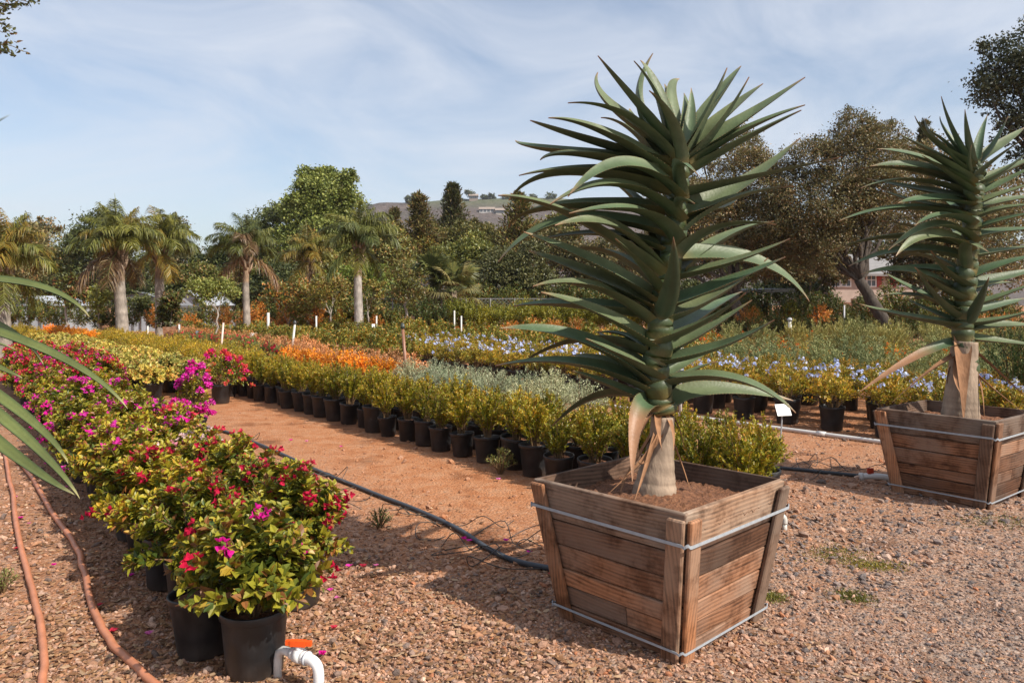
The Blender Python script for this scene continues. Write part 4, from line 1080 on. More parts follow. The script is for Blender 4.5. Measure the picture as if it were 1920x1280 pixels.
MIDG = shrubs(400, 3, ns=46, per=28, H=0.68, R=0.42, z0=0.15, L=0.07, W=0.040, pal=((0.15, 0.175, 0.035), (0.22, 0.22, 0.045), (0.085, 0.115, 0.03), (0.36, 0.19, 0.04)), w=(.34, .30, .18, .18), shape='diamond', flop=.2, dome=.55, base_r=.08)
LANT = [(a, b, bract_clusters(430 + i, S_[:, -1], 16, ((0.72, 0.16, 0.02), (0.74, 0.30, 0.02), (0.6, 0.08, 0.03)), (.5, .3, .2), 0.03, 5)) for i, (a, b, S_) in enumerate([make_shrub(420 + j, 50, 24, 0.5, 0.42, 0.12, 0.05, 0.028, ((0.14, 0.17, 0.04), (0.22, 0.21, 0.05), (0.34, 0.2, 0.04)), (.5, .3, .2), shape='diamond', base_r=.08) for j in range(2)])]
ROSM = shrubs(440, 3, ns=80, per=34, H=0.78, R=0.46, z0=0.08, L=0.06, W=0.016, pal=((0.15, 0.185, 0.095), (0.10, 0.135, 0.065), (0.22, 0.25, 0.14)), w=(.45, .35, .2), shape='diamond', flop=.3, dome=.6, base_r=.1, upright=.6, mat=M['dull_leaf'])
PALG = shrubs(450, 2, ns=80, per=30, H=0.88, R=0.48, z0=0.08, L=0.07, W=0.02, pal=((0.23, 0.24, 0.10), (0.16, 0.18, 0.07), (0.28, 0.27, 0.13)), w=(.45, .35, .2), shape='diamond', flop=.2, dome=.6, base_r=.1, upright=1.3, mat=M['dull_leaf'])
TALLY = shrubs(460, 3, ns=50, per=40, H=1.35, R=0.42, z0=0.2, L=0.075, W=0.036, pal=((0.24, 0.23, 0.022), (0.16, 0.18, 0.025), (0.09, 0.12, 0.02)), w=(.45, .35, .2), shape='diamond', flop=.05, dome=.25, base_r=.12, t0=.2)
TALLG = shrubs(470, 3, ns=50, per=40, H=1.3, R=0.55, z0=0.2, L=0.085, W=0.045, pal=((0.075, 0.105, 0.028), (0.12, 0.14, 0.035), (0.05, 0.07, 0.02), (0.24, 0.13, 0.04)), w=(.4, .3, .2, .1), shape='diamond', flop=.1, dome=.35, base_r=.12, t0=.2)
TALLO = shrubs(480, 2, ns=46, per=36, H=1.2, R=0.55, z0=0.2, L=0.075, W=0.04, pal=((0.44, 0.17, 0.04), (0.34, 0.17, 0.04), (0.16, 0.14, 0.035), (0.5, 0.25, 0.06)), w=(.35, .25, .25, .15), shape='diamond', flop=.1, dome=.3, base_r=.12, t0=.25)

def row(name, vars_, u0, u1, du, v, label, cat, group, pot=5, s=(0.94, 1.08), jit=0.06, parts=True, pxmax=2000):
    u = u0
    while u < u1:
        p = uv(u + RNG.uniform(-jit, jit), v + RNG.uniform(-jit, jit))
        if p[1] > 2 and -70 < px_of(p)[0] < pxmax:
            put_plant(name, vars_[RNG.randrange(len(vars_))], p, label, cat, group, pot, RNG.uniform(*s), parts=parts)
        u += du
# grey-leaved shrubs behind the boxwoods
for v in (5.55, 6.05): row('potted_grey_shrub', GREY, 6.1, 9.6, 0.52, v, 'silvery grey-green shrub in a pot behind the boxwoods', 'shrub', 'silvery shrubs behind the boxwoods', 5, (1.0, 1.14))
# orange-leaved shrubs
row('potted_orange_shrub', ORAN, 10.1, 14.2, 0.60, 5.62, 'bright orange-leaved shrub in a black pot behind the boxwoods', 'shrub', 'bright orange shrubs behind the boxwoods', 5, (0.98, 1.1))
row('potted_orange_shrub', BRON, 10.2, 17.0, 0.64, 6.25, 'bronze-orange shrub behind the bright orange ones', 'shrub', 'bronze-orange shrubs', 5, (1.0, 1.12))
row('potted_flowering_shrub', REDF, 14.3, 21.0, 0.60, 5.75, 'narrow-leaved shrub with small red flowers behind the boxwoods', 'shrub', 'red-flowered narrow-leaved shrubs', 5, (1.0, 1.1))
row('potted_flowering_shrub', REDF, 17.2, 24.0, 0.64, 6.35, 'narrow-leaved shrub with small red flowers, second row', 'shrub', 'red-flowered narrow-leaved shrubs, second row', 5, (1.0, 1.1))
row('potted_orange_shrub', BRON, 15.5, 27.0, 0.72, 7.0, 'bronze-orange shrub in the third row behind the red flowers', 'shrub', 'bronze-orange shrubs, third row', 5, (1.0, 1.12))
row('potted_shrub', MIDG, 16.5, 29.0, 0.75, 7.7, 'mid-green shrub in a pot behind the bronze-orange rows', 'shrub', 'mid-green shrubs behind the bronze rows', 5, (0.95, 1.1))
# golden shrubs carrying on the boxwood line
row('potted_golden_shrub', GOLD, 13.9, 27.0, 0.60, 4.55, 'golden-green shrub in a black pot beyond the coral bougainvillea', 'shrub', 'golden-green shrubs beyond the coral bougainvillea', 5, (1.0, 1.12))
row('potted_golden_shrub', GOLD, 14.0, 27.0, 0.55, 5.08, 'golden-green shrub in the second row beyond the coral bougainvillea', 'shrub', 'golden-green shrubs, second row', 5, (1.0, 1.14))
row('potted_orange_shrub', ORAN, 24.5, 33.0, 0.7, 4.2, 'orange-gold shrub near the foot of the first palm', 'shrub', 'orange-gold shrubs near the palm', 5, (0.95, 1.1))
row('potted_golden_shrub', GOLD, 27.5, 34.0, 0.7, 3.2, 'golden shrub at the far end of the pale rows', 'shrub', 'golden shrubs at the far end', 5, (1.0, 1.14))
# pale variegated shrubs
for v, us in ((3.08, 12.9), (3.72, 13.2)): row('potted_pale_shrub', PALE, us, 27.0, 0.80, v, 'pale yellow-green spreading shrub in a black pot by the red bougainvilleas', 'shrub', 'pale yellow-green spreading shrubs', 7, (1.0, 1.15))
# blue-flowered plumbagos beyond the white pipe
for r, v in enumerate((8.95, 9.55, 10.15)):
    row('potted_plumbago', PLUM, 1.6 + .3 * r, 14.6 + r, 0.62, v, ['golden-green plumbago with pale blue flowers, front row beyond the white pipe', 'plumbago with pale blue flowers, second row beyond the white pipe', 'plumbago with pale blue flowers, third row beyond the white pipe'][r], 'plumbago', ['plumbagos in the front row', 'plumbagos in the second row', 'plumbagos in the third row'][r], 5, (1.0, 1.16), 0.07)
row('potted_golden_shrub', PLUM_N, 0.5, 9.5, 0.62, 10.85, 'flowerless golden-orange shrub in the row behind the plumbagos', 'shrub', 'golden-orange shrubs behind the plumbagos', 5, (1.05, 1.2), 0.07)
row('potted_plumbago', PLUM, 9.6, 17.0, 0.66, 10.85, 'plumbago with pale blue flowers at the back end of the plumbago block', 'plumbago', 'plumbagos at the back of the block', 5, (1.0, 1.16), 0.07)
row('potted_shrub', MIDG, 9.0, 23.0, 0.80, 11.6, 'mid-green bushy shrub in the row behind the plumbagos', 'shrub', 'mid-green shrubs behind the plumbagos', None, (1.0, 1.15), 0.1, False)
row('potted_shrub', MIDG, 14.8, 26.0, 0.80, 9.0, 'mid-green bushy shrub between the bronze rows and the plumbagos', 'shrub', 'mid-green shrubs by the bronze rows', 5, (0.95, 1.1), 0.1, False)
row('potted_shrub', MIDG, 16.4, 27.0, 0.80, 9.9, 'mid-green bushy shrub left of the plumbago block', 'shrub', 'mid-green shrubs beside the plumbago block', None, (0.95, 1.1), 0.1, False)
# grey-green and pale drifts further back
for r, v in enumerate((11.7, 12.6, 13.6)):
    row('rosemary_shrub', ROSM, -2 - r, 8.5 + r, 1.04, v, ['wispy grey-green shrub, first row behind the golden shrubs', 'wispy grey-green shrub, second row behind the golden shrubs', 'wispy grey-green shrub, third row behind the golden shrubs'][r], 'shrub', ['grey-green shrubs row one', 'grey-green shrubs row two', 'grey-green shrubs row three'][r], None, (1.0, 1.2), 0.12, False)
for r, v in enumerate((14.7, 16.0)):
    row('lantana_shrub', LANT, -4 - r, 27.0, 1.0, v, ['green shrub speckled with orange flowers, nearer orange row', 'green shrub speckled with orange flowers, farther orange row'][r], 'shrub', ['orange-flowered shrubs, nearer row', 'orange-flowered shrubs, farther row'][r], None, (1.0, 1.2), 0.15, False)
for r, v in enumerate((12.5, 13.6)):
    row('potted_shrub', MIDG, 11.5 + r, 30.0, 0.95, v, ['mid-green shrub in the wide block before the fence, nearer row', 'mid-green shrub in the wide block before the fence, farther row'][r], 'shrub', ['shrubs before the fence, nearer row', 'shrubs before the fence, farther row'][r], None, (.8, 1.35), 0.15, False)
for r, v in enumerate((17.4, 19.0, 20.6)):
    row('pale_shrub', PALG, -7 - r, 12.0 - r, 1.05, v, ['pale sage-green tufted shrub, nearest pale row', 'pale sage-green tufted shrub, middle pale row', 'pale sage-green tufted shrub, farthest pale row'][r], 'shrub', ['pale tufted shrubs row one', 'pale tufted shrubs row two', 'pale tufted shrubs row three'][r], None, (1.05, 1.3), 0.2, False)
    row('lantana_shrub', LANT, 12.5 - r, 30.0, 1.15, v, ['orange-flowered shrub in the first row before the fence hedge', 'orange-flowered shrub in the second row before the fence hedge', 'orange-flowered shrub right before the fence hedge'][r], 'shrub', ['orange-flowered shrubs by the hedge row one', 'orange-flowered shrubs by the hedge row two', 'orange-flowered shrubs by the hedge row three'][r], None, (1.0, 1.2), 0.2, False)

# ------------------------------------------------------------------ broadleaf trees
def ragged(rng, lobes, k=5):
    """break each lobe into smaller ones so that the outline is uneven"""
    out = []
    for c, r in lobes:
        c, r = np.asarray(c, float), np.asarray(r, float)
        out.append((c, r * 0.84))
        for _ in range(k):
            d = rnd_dir(rng, 1)[0]; f = rng.uniform(0.28, 0.5)
            out.append((c + d * r * rng.uniform(0.6, 0.95), r * f))
    return out
def crown_cloud(rng, lobes, n, clump, leaf, pal, w, spread=0.16, shell=0.55, droop=0.0, shape='diamond', asp=0.55):
    """leaf clumps through the outer volume of overlapping lobes: lobes = [(centre, radii)]"""
    vol = np.array([r[0] * r[1] * r[2] for c, r in lobes]) ** 0.72
    nc = max(len(lobes) * 4, n // clump)
    li = rng.choice(len(lobes), nc, p=vol / vol.sum())
    C0 = np.array([c for c, r in lobes])[li]; R0 = np.array([r for c, r in lobes])[li]
    d = rnd_dir(rng, nc); d[:, 2] = np.where(d[:, 2] < -0.5, -d[:, 2], d[:, 2])
    rad = (shell + (1.0 - shell) * rng.random(nc) ** 0.6) * rng.uniform(0.85, 1.1, nc)
    cc = C0 + d * R0 * rad[:, None]
    size = R0.mean(1) * spread * rng.uniform(0.7, 1.4, nc)
    cvar = rng.uniform(0.78, 1.22, nc); chue = rng.integers(0, len(pal), nc)
    k = nc * clump; ci = np.repeat(np.arange(nc), clump)
    P = cc[ci] + rng.normal(0, 1, (k, 3)) * size[ci][:, None] * np.array((1, 1, 0.7))
    D = unit(rng.normal(0, 1, (k, 3)) + d[ci] * 0.6 - np.array((0, 0, droop)))
    N = unit(rng.normal(0, 0.6, (k, 3)) + d[ci] * 0.5 + np.array((0, 0, 0.8)))
    pal = np.asarray(pal, float)
    pick = np.where(rng.random(k) < 0.55, chue[ci], rng.choice(len(pal), k, p=np.asarray(w) / np.sum(w)))
    C = 1.12 * pal[pick] * cvar[ci][:, None] * rng.uniform(0.82, 1.18, (k, 1))
    sz = leaf * rng.uniform(0.6, 1.3, k)
    return P, D, N, sz, C, asp, shape
def limb(g, a, b, r0, r1, rng, c=(0.16, 0.13, 0.10), k=8, wig=0.06):
    a, b = np.asarray(a, float), np.asarray(b, float)
    n = 9; t = np.linspace(0, 1, n)[:, None]
    L = np.linalg.norm(b - a)
    p = a * (1 - t) + b * t + np.vstack([np.zeros(3), rng.normal(0, wig * L, (n - 2, 3)) * 0.5, np.zeros(3)]) + np.array((0, 0, 0.08 * L)) * np.sin(t * math.pi)
    g.tube(p, np.linspace(r0, r1, n), k, c)
    return p
def tree(name, base, trunk_r, fork_h, lobes, n, leaf, pal, w, label, seed, group=None, clump=14, spread=0.16, shell=0.5, droop=0.0, bark=(0.17, 0.14, 0.11), cat='tree', lean=(0, 0), mat=None, asp=0.55, extra_limbs=0, rag=7):
    """lobes are relative to the base"""
    rng = np.random.default_rng(seed)
    root = empty(name, base); tag(root, label, cat, group)
    g = Geo()
    fork = np.array((lean[0], lean[1], fork_h))
    tp = limb(g, (0, 0, -0.1), fork, trunk_r, trunk_r * 0.72, rng, bark, 12, 0.03)
    for c, r in lobes:
        c = np.asarray(c)
        p = limb(g, fork * 0.97, c, trunk_r * 0.36, trunk_r * 0.08, rng, bark, 7)
        for _ in range(3 + extra_limbs):
            s = p[rng.integers(3, 8)]; e = c + rnd_dir(rng, 1)[0] * np.asarray(r) * 0.8
            limb(g, s, e, trunk_r * 0.13, trunk_r * 0.03, rng, bark, 5)
    add('trunk', g.mesh('trunk', M['bark'], True), root)
    P, D, N, sz, C, asp_, shp = crown_cloud(rng, ragged(rng, lobes, rag), n, clump, leaf, pal, w, spread, shell, droop, asp=asp)
    o = add('crown', leaves_mesh('crown', P, D, N, sz, sz * asp_, C, mat or M['leaf'], 'diamond', 0.15), root); o['kind'] = 'stuff'
    return root
def lobes_px(Y, items, dy=0.0):
    """lobes given as (px, py, radius px, [depth offset m]) at depth Y -> relative to the ground point under the first"""
    c0 = at(items[0][0], items[0][1], Y); base = np.array((c0[0], c0[1], 0))
    out = []
    for it in items:
        x, y, r = it[:3]; dd = it[3] if len(it) > 3 else 0.0; sq = it[4] if len(it) > 4 else 0.85
        p = at(x, y, Y + dd); R = r / F_PX * (Y + dd)
        out.append((p - base, (R, R, R * sq)))
    return base, out
OAK = ((0.115, 0.108, 0.048), (0.155, 0.132, 0.058), (0.08, 0.082, 0.038), (0.19, 0.13, 0.07)); OAKW = (.38, .27, .22, .13)
DARKG = ((0.05, 0.068, 0.024), (0.075, 0.088, 0.03), (0.032, 0.045, 0.018)); DW = (.45, .3, .25)
EUC = ((0.115, 0.12, 0.065), (0.085, 0.095, 0.05), (0.16, 0.15, 0.085), (0.19, 0.13, 0.07)); EW = (.4, .3, .2, .1)
SYC = ((0.125, 0.165, 0.05), (0.17, 0.205, 0.065), (0.08, 0.115, 0.036)); SW = (.45, .3, .25)
OLIVE = ((0.13, 0.14, 0.036), (0.09, 0.10, 0.03), (0.18, 0.16, 0.045), (0.20, 0.125, 0.045)); OLW = (.4, .3, .2, .1)

# bright green broadleaf tree behind the palms
b, l = lobes_px(48, [(608, 368, 56), (560, 400, 44), (652, 386, 40, 1), (600, 430, 62), (655, 440, 44, 1), (548, 450, 46), (612, 338, 34, 1), (580, 352, 36), (640, 352, 34), (620, 480, 60), (690, 470, 36, 2)])
tree('broadleaf_tree', b, 0.32, 3.0, l, 84000, 0.16, SYC, SW, 'tall bright green rounded broadleaf tree rising behind the palms', 601, clump=16, spread=0.15, shell=0.45, asp=0.8)
b, l = lobes_px(50, [(500, 420, 42), (470, 450, 38), (525, 405, 34, 1), (520, 460, 48), (450, 480, 40), (490, 500, 52)])
tree('broadleaf_tree', b, 0.25, 2.6, l, 15000, 0.2, ((0.13, 0.155, 0.055), (0.10, 0.12, 0.04), (0.17, 0.18, 0.07)), (.4, .35, .25), 'pale green feathery tree on the left shoulder of the bright green one', 602, clump=14, spread=0.17, droop=0.4, shell=.45)
# the two live oaks behind the aloes
b, l = lobes_px(29, [(1395, 330, 70), (1345, 380, 72), (1310, 300, 42, 1), (1330, 440, 80), (1410, 420, 78), (1380, 268, 42, 1), (1260, 460, 70, 1), (1440, 470, 66), (1200, 500, 60, 2), (1250, 380, 60, 2)])
tree('oak_tree', b, 0.26, 1.9, l, 90000, 0.085, OAK, OAKW, 'brownish-green live oak rising right behind the main aloe', 603, clump=18, spread=0.17, shell=0.42, bark=(0.10, 0.085, 0.07), lean=(-.4, 0), asp=.6)
b, l = lobes_px(27, [(1590, 300, 82), (1530, 300, 56), (1640, 270, 48, 1), (1560, 380, 96), (1650, 360, 72), (1500, 400, 72), (1600, 238, 44), (1470, 330, 48, 1), (1540, 450, 70), (1690, 300, 52, 1), (1480, 470, 60, 1), (1610, 430, 60, 1), (1690, 400, 60, 1), (1440, 420, 56, 1)])
tree('oak_tree', b + np.array((1.6, 0, 0)), 0.25, 2.4, [(c - np.array((1.6, 0, 0)), r) for c, r in l], 110000, 0.08, OAK, OAKW, 'spreading live oak with a leaning dark trunk in front of the peach house', 604, clump=18, spread=0.16, shell=0.42, bark=(0.075, 0.062, 0.052), lean=(-1.2, 0), asp=.6)
b, l = lobes_px(34, [(1745, 300, 60), (1700, 330, 60), (1790, 350, 70), (1730, 420, 80), (1830, 430, 80), (1880, 380, 80), (1800, 500, 70), (1900, 500, 80)])
tree('oak_tree', b, 0.3, 2.2, l, 30000, 0.13, OAK, OAKW, 'dark live oak behind the second aloe', 605, clump=16, spread=0.17, shell=0.42, bark=(0.09, 0.075, 0.06), asp=.6)
# tree reaching in at the top right
b, l = lobes_px(21, [(1905, 160, 82), (1870, 120, 48), (1858, 180, 50), (1960, 110, 90), (2020, 200, 110), (1900, 240, 50), (1990, 280, 80), (1930, 300, 40), (2100, 150, 100), (2080, 300, 90)])
sh = np.array((2.2, 0.5, 0))
tree('oak_tree', b + sh, 0.3, 3.2, [(c - sh, r) for c, r in l], 36000, 0.095, ((0.05, 0.062, 0.035), (0.075, 0.08, 0.045), (0.03, 0.038, 0.022)), DW, 'dark green oak leaning in above the second aloe', 606, clump=14, spread=0.2, shell=0.3, bark=(0.08, 0.07, 0.06), asp=.6)
# dark screen trees at the left
for i, (Y, items, lab, pal, w_, n) in enumerate([
    (46, [(15, 440, 34), (50, 470, 48), (5, 500, 60), (60, 530, 50)], 'olive-brown eucalyptus at the far left behind the golden palm', EUC, EW, 11000),
    (50, [(85, 440, 30), (75, 480, 44), (110, 500, 46), (80, 530, 50)], 'grey-green open-crowned eucalyptus left of the first palm', EUC, EW, 9000),
    (44, [(180, 430, 44), (160, 480, 52), (205, 500, 60), (150, 540, 56)], 'dark evergreen tree hidden behind the first palm', DARKG, DW, 11000),
    (52, [(330, 430, 26), (310, 460, 44), (350, 490, 40), (300, 520, 60)], 'bare-topped grey-brown tree behind the drooping palm', EUC, EW, 8000),
    (48, [(395, 510, 44), (420, 480, 36), (380, 550, 50), (440, 540, 52)], 'low dark green tree between the drooping palm and the thin palm', DARKG, DW, 9000),
    (42, [(265, 520, 60), (235, 560, 56), (310, 560, 56)], 'shady dark shrub tree behind the first palm trunk', DARKG, DW, 8000),
    (41, [(530, 520, 44), (550, 555, 50), (500, 560, 50)], 'deep green shady tree between the thin palm and the golden palm', ((0.03, 0.045, 0.02), (0.05, 0.065, 0.025)), (.6, .4), 8000),
    (40, [(625, 540, 46), (700, 530, 44), (655, 565, 50), (710, 560, 44)], 'fresh green shrubby tree right behind the white-trunked palm', ((0.09, 0.14, 0.028), (0.06, 0.10, 0.022), (0.14, 0.17, 0.04)), (.45, .35, .2), 11000),
    (46, [(740, 470, 44), (720, 440, 34), (760, 510, 48), (700, 500, 44)], 'olive green tree right of the white-trunked palm', OLIVE, OLW, 10000),
    (43, [(880, 480, 48), (850, 500, 50), (910, 500, 50), (880, 530, 50)], 'green pine-like shrub tree behind the fan palm', ((0.085, 0.11, 0.032), (0.06, 0.08, 0.026), (0.13, 0.14, 0.04)), (.4, .35, .25), 12000),
    (38, [(960, 520, 52), (930, 500, 40), (990, 500, 46), (1000, 540, 44), (940, 545, 40)], 'dense round dark olive bush left of the main aloe', ((0.075, 0.085, 0.035), (0.05, 0.06, 0.025), (0.11, 0.11, 0.045)), (.4, .35, .25), 13000),
    (40, [(1060, 510, 56), (1110, 490, 56), (1040, 460, 44), (1150, 520, 60), (1100, 545, 50)], 'dark bushy tree behind the left leaves of the main aloe', ((0.085, 0.085, 0.035), (0.055, 0.06, 0.026), (0.14, 0.11, 0.05)), (.4, .35, .25), 13000),
    (47, [(1010, 440, 34), (1060, 430, 36), (1090, 400, 30), (1030, 470, 44)], 'yellow-green pine behind the left leaves of the main aloe', OLIVE, OLW, 9000),
    (45, [(600, 500, 44), (585, 470, 40), (640, 510, 44)], 'golden olive tree behind the golden palm', OLIVE, OLW, 8000),
    (58, [(1560, 470, 60), (1480, 480, 60), (1640, 450, 60), (1720, 460, 70), (1800, 440, 80), (1880, 450, 80)], 'wide dark tree line behind the peach house', DARKG, DW, 16000),
    (52, [(1200, 500, 60), (1280, 490, 60), (1360, 500, 60), (1430, 520, 50)], 'dark tree line behind the first oak', DARKG, DW, 12000),
    (37, [(1480, 545, 36), (1530, 550, 34), (1440, 555, 36)], 'small dark tree left of the patio wall', DARKG, DW, 6000),
    (47, [(120, 500, 44), (150, 465, 40), (100, 540, 50), (190, 530, 50)], 'tall olive tree just left of the stout palm', OLIVE, OLW, 10000),
    (43, [(340, 540, 44), (375, 520, 40), (410, 545, 44), (300, 560, 44)], 'olive-green tree above the white gabled shed', OLIVE, OLW, 10000),
    (42, [(480, 530, 44), (450, 555, 44), (515, 510, 38)], 'yellow-green bushy tree behind the thin-trunked palm', OLIVE, OLW, 9000),
    (51, [(735, 455, 44), (775, 475, 48), (700, 470, 40)], 'dense olive tree below the brown-green conifer', OLIVE, OLW, 11000),
    (52, [(835, 460, 48), (885, 455, 46), (930, 465, 50), (860, 500, 50)], 'dense dark tree below the tallest conifer', ((0.085, 0.095, 0.035), (0.06, 0.07, 0.026), (0.13, 0.12, 0.045)), (.4, .35, .25), 14000),
    (33, [(1520, 470, 54), (1470, 500, 50), (1560, 505, 40), (1430, 480, 50)], 'low hanging olive-brown oak below the spreading oak', OAK, OAKW, 16000),
    (32, [(1720, 470, 50), (1760, 510, 50), (1700, 520, 34), (1790, 460, 50)], 'olive-brown oak right of the leaning trunk', OAK, OAKW, 14000),
    (36, [(1290, 560, 44), (1360, 570, 40), (1230, 560, 44)], 'dark undergrowth tree below the first oak', DARKG, DW, 8000),
]):
    b, l = lobes_px(Y, items)
    tree('background_tree', b, 0.16, min(1.6, l[0][0][2] * 0.5), l, int(n * 1.7), 0.18 * Y / 45, pal, w_, lab, 620 + i, None, 14, 0.18, 0.45)

# ------------------------------------------------------------------ conifers
def conifer(px, ytop, ybot, wpx, Y, label, seed, pal, w, up=0.25, gap=0.12, n_br=70, leaf=0.2, per=34):
    rng = np.random.default_rng(seed)
    top = at(px, ytop, Y); H = top[2]; zb = max(0.4, at(px, ybot, Y)[2]); Rm = wpx / F_PX * Y
    root = empty('conifer_tree', (top[0], Y, 0)); tag(root, label, 'conifer')
    g = Geo(); g.tube([(0, 0, -.1), (0.05, 0, H * .5), (0, 0, H * .985)], (0.24, 0.15, 0.02), 9, (0.13, 0.10, 0.08))
    P, D, N, C = [], [], [], []
    pal = np.asarray(pal)
    for k in range(n_br):
        t = rng.random() ** 0.85
        z = zb + (H - zb) * t
        prof = (1 - t) ** 0.62 * (0.6 + 0.4 * math.sin(math.pi * min(1, t * 1.6 + 0.25)))
        R = Rm * prof * rng.uniform(0.45, 1.35) + 0.12
        az = rng.uniform(0, 6.283)
        d = np.array((math.cos(az), math.sin(az), up + rng.normal(0, .12)))
        a = np.array((0, 0, z)); e = a + d * R
        g.tube([a, (a + e) / 2 - np.array((0, 0, .03 * R)), e], (0.04, 0.025, 0.01), 4, (0.13, 0.10, 0.08), False)
        tt = 0.25 + 0.75 * rng.random(per) ** 0.7
        p = a[None] + (e - a)[None] * tt[:, None] + rng.normal(0, 0.10 * R + 0.05, (per, 3))
        P.append(p); D.append(unit(rng.normal(0, .8, (per, 3)) + d[None] + np.array((0, 0, .5)))); N.append(rng.normal(0, 1, (per, 3)) + np.array((0, 0, .7)))
        C.append(pal[rng.choice(len(pal), per, p=np.asarray(w) / np.sum(w))] * rng.uniform(.75, 1.2, (per, 1)) * rng.uniform(.8, 1.2))
    add('trunk', g.mesh('trunk', M['bark']), root)
    P, D, N, C = map(np.vstack, (P, D, N, C))
    o = add('crown', leaves_mesh('crown', P, D, N, leaf * rng.uniform(.7, 1.3, len(P)), leaf * .33, C, M['dull_leaf'], 'diamond', .1), root); o['kind'] = 'stuff'
CON = ((0.062, 0.070, 0.028), (0.092, 0.084, 0.035), (0.13, 0.092, 0.045)); CONY = ((0.13, 0.13, 0.04), (0.09, 0.095, 0.03), (0.19, 0.12, 0.05))
conifer(787, 366, 500, 58, 50, 'brown-green conifer with a tilted tip left of the tallest one', 701, CON, (.4, .4, .2), .1, n_br=150, leaf=.26)
conifer(849, 350, 470, 44, 55, 'tallest dark columnar conifer in front of the hill', 702, CON, (.5, .35, .15), .55, n_br=170, leaf=.28)
conifer(740, 395, 470, 26, 52, 'small pointed conifer between the white-trunked palm and the brown-green conifer', 703, CON, (.4, .4, .2), .3, n_br=80, leaf=.24)
conifer(975, 368, 520, 62, 45, 'sparse yellowish pine left of the main aloe crown', 704, CONY, (.4, .35, .25), .5, n_br=130, leaf=.26)
conifer(890, 415, 470, 16, 54, 'small ragged conifer just right of the tallest one', 705, CON, (.4, .4, .2), .3, n_br=50, leaf=.24)
conifer(1735, 232, 420, 16, 40, 'slim dark cypress tip behind the second aloe', 706, CON, (.5, .4, .1), .9, n_br=150, leaf=.22)

# ------------------------------------------------------------------ palms
def frond_mesh(seed, L, el, droop, pal, leaflet=0.8, n=84, hang=1.35, c_r=(0.22, 0.20, 0.07)):
    """feather frond in the xz plane starting at elevation el and arching over"""
    rng = np.random.default_rng(seed)
    m = 16; t = np.linspace(0, 1, m)
    ang = el - droop * t ** 1.5
    seg = L / (m - 1)
    pts = np.zeros((m, 3))
    for i in range(1, m): pts[i] = pts[i - 1] + seg * np.array((math.cos(ang[i - 1]), 0, math.sin(ang[i - 1])))
    g = Geo(); g.tube(pts, np.linspace(0.028, 0.006, m), 5, c_r, False)
    tv = np.linspace(0.14, 0.995, n)
    V_, T_, C_, k = [], [], [], 0
    pal = np.asarray(pal)
    for s in (-1, 1):
        for q in tv:
            f = q * (m - 1); a = min(int(f), m - 2); p = pts[a] + (pts[a + 1] - pts[a]) * (f - a)
            T = unit(pts[a + 1] - pts[a])
            ll = leaflet * (0.35 + 0.65 * math.sin(math.pi * min(1, q * .92 + .12)) ** .6) * rng.uniform(.8, 1.15)
            side = np.array((0, s, 0)) * math.cos(rng.normal(0, .35)) + np.cross(T, (0, s, 0)) * math.sin(rng.normal(0, .35)) * s
            d = unit(T * rng.uniform(.5, .8) + side * .8)
            e1 = p + d * ll * .5 - np.array((0, 0, hang * .10 * ll)); d2 = unit(d - np.array((0, 0, hang * rng.uniform(.8, 1.5)))); e2 = e1 + d2 * ll * .5
            wv = unit(np.cross(d, np.array((0, 0, 1.0)) + rng.normal(0, .5, 3))) * 0.013
            c = pal[rng.integers(len(pal))] * rng.uniform(.8, 1.2)
            V_ += [p - wv, p + wv, e1 + wv * .9, e1 - wv * .9, e2]
            T_.append((k, k + 1, k + 2, k + 3)); C_ += [c] * 5
            k += 5
    tri = [(i * 5 + 3, i * 5 + 2, i * 5 + 4) for i in range(len(T_))]
    g.put(np.array(V_), T_, tri, np.array(C_))
    return g.mesh('frond', M['leaf'])
PG = ((0.165, 0.17, 0.034), (0.21, 0.205, 0.04), (0.115, 0.13, 0.03)); PGO = ((0.24, 0.18, 0.03), (0.19, 0.165, 0.032), (0.30, 0.18, 0.03)); PBR = ((0.24, 0.13, 0.06), (0.19, 0.10, 0.05), (0.29, 0.18, 0.08)); PDK = ((0.10, 0.125, 0.038), (0.135, 0.15, 0.042), (0.07, 0.09, 0.028))
ELS = [(1.48, 0.8), (1.3, 1.5), (1.05, 1.9), (0.7, 2.0), (0.25, 1.7), (-0.45, 1.1)]
FR = {}
def fronds(tone, ei, vi):
    key = (tone, ei, vi)
    if key not in FR:
        el, dr = ELS[ei]
        FR[key] = frond_mesh(hash((ei, vi)) % 1000 + {'g': 0, 'o': 2000, 'b': 4000, 'd': 6000}[tone], 2.0, el, dr, {'g': PG, 'o': PGO, 'b': PBR, 'd': PDK}[tone])
    return FR[key]
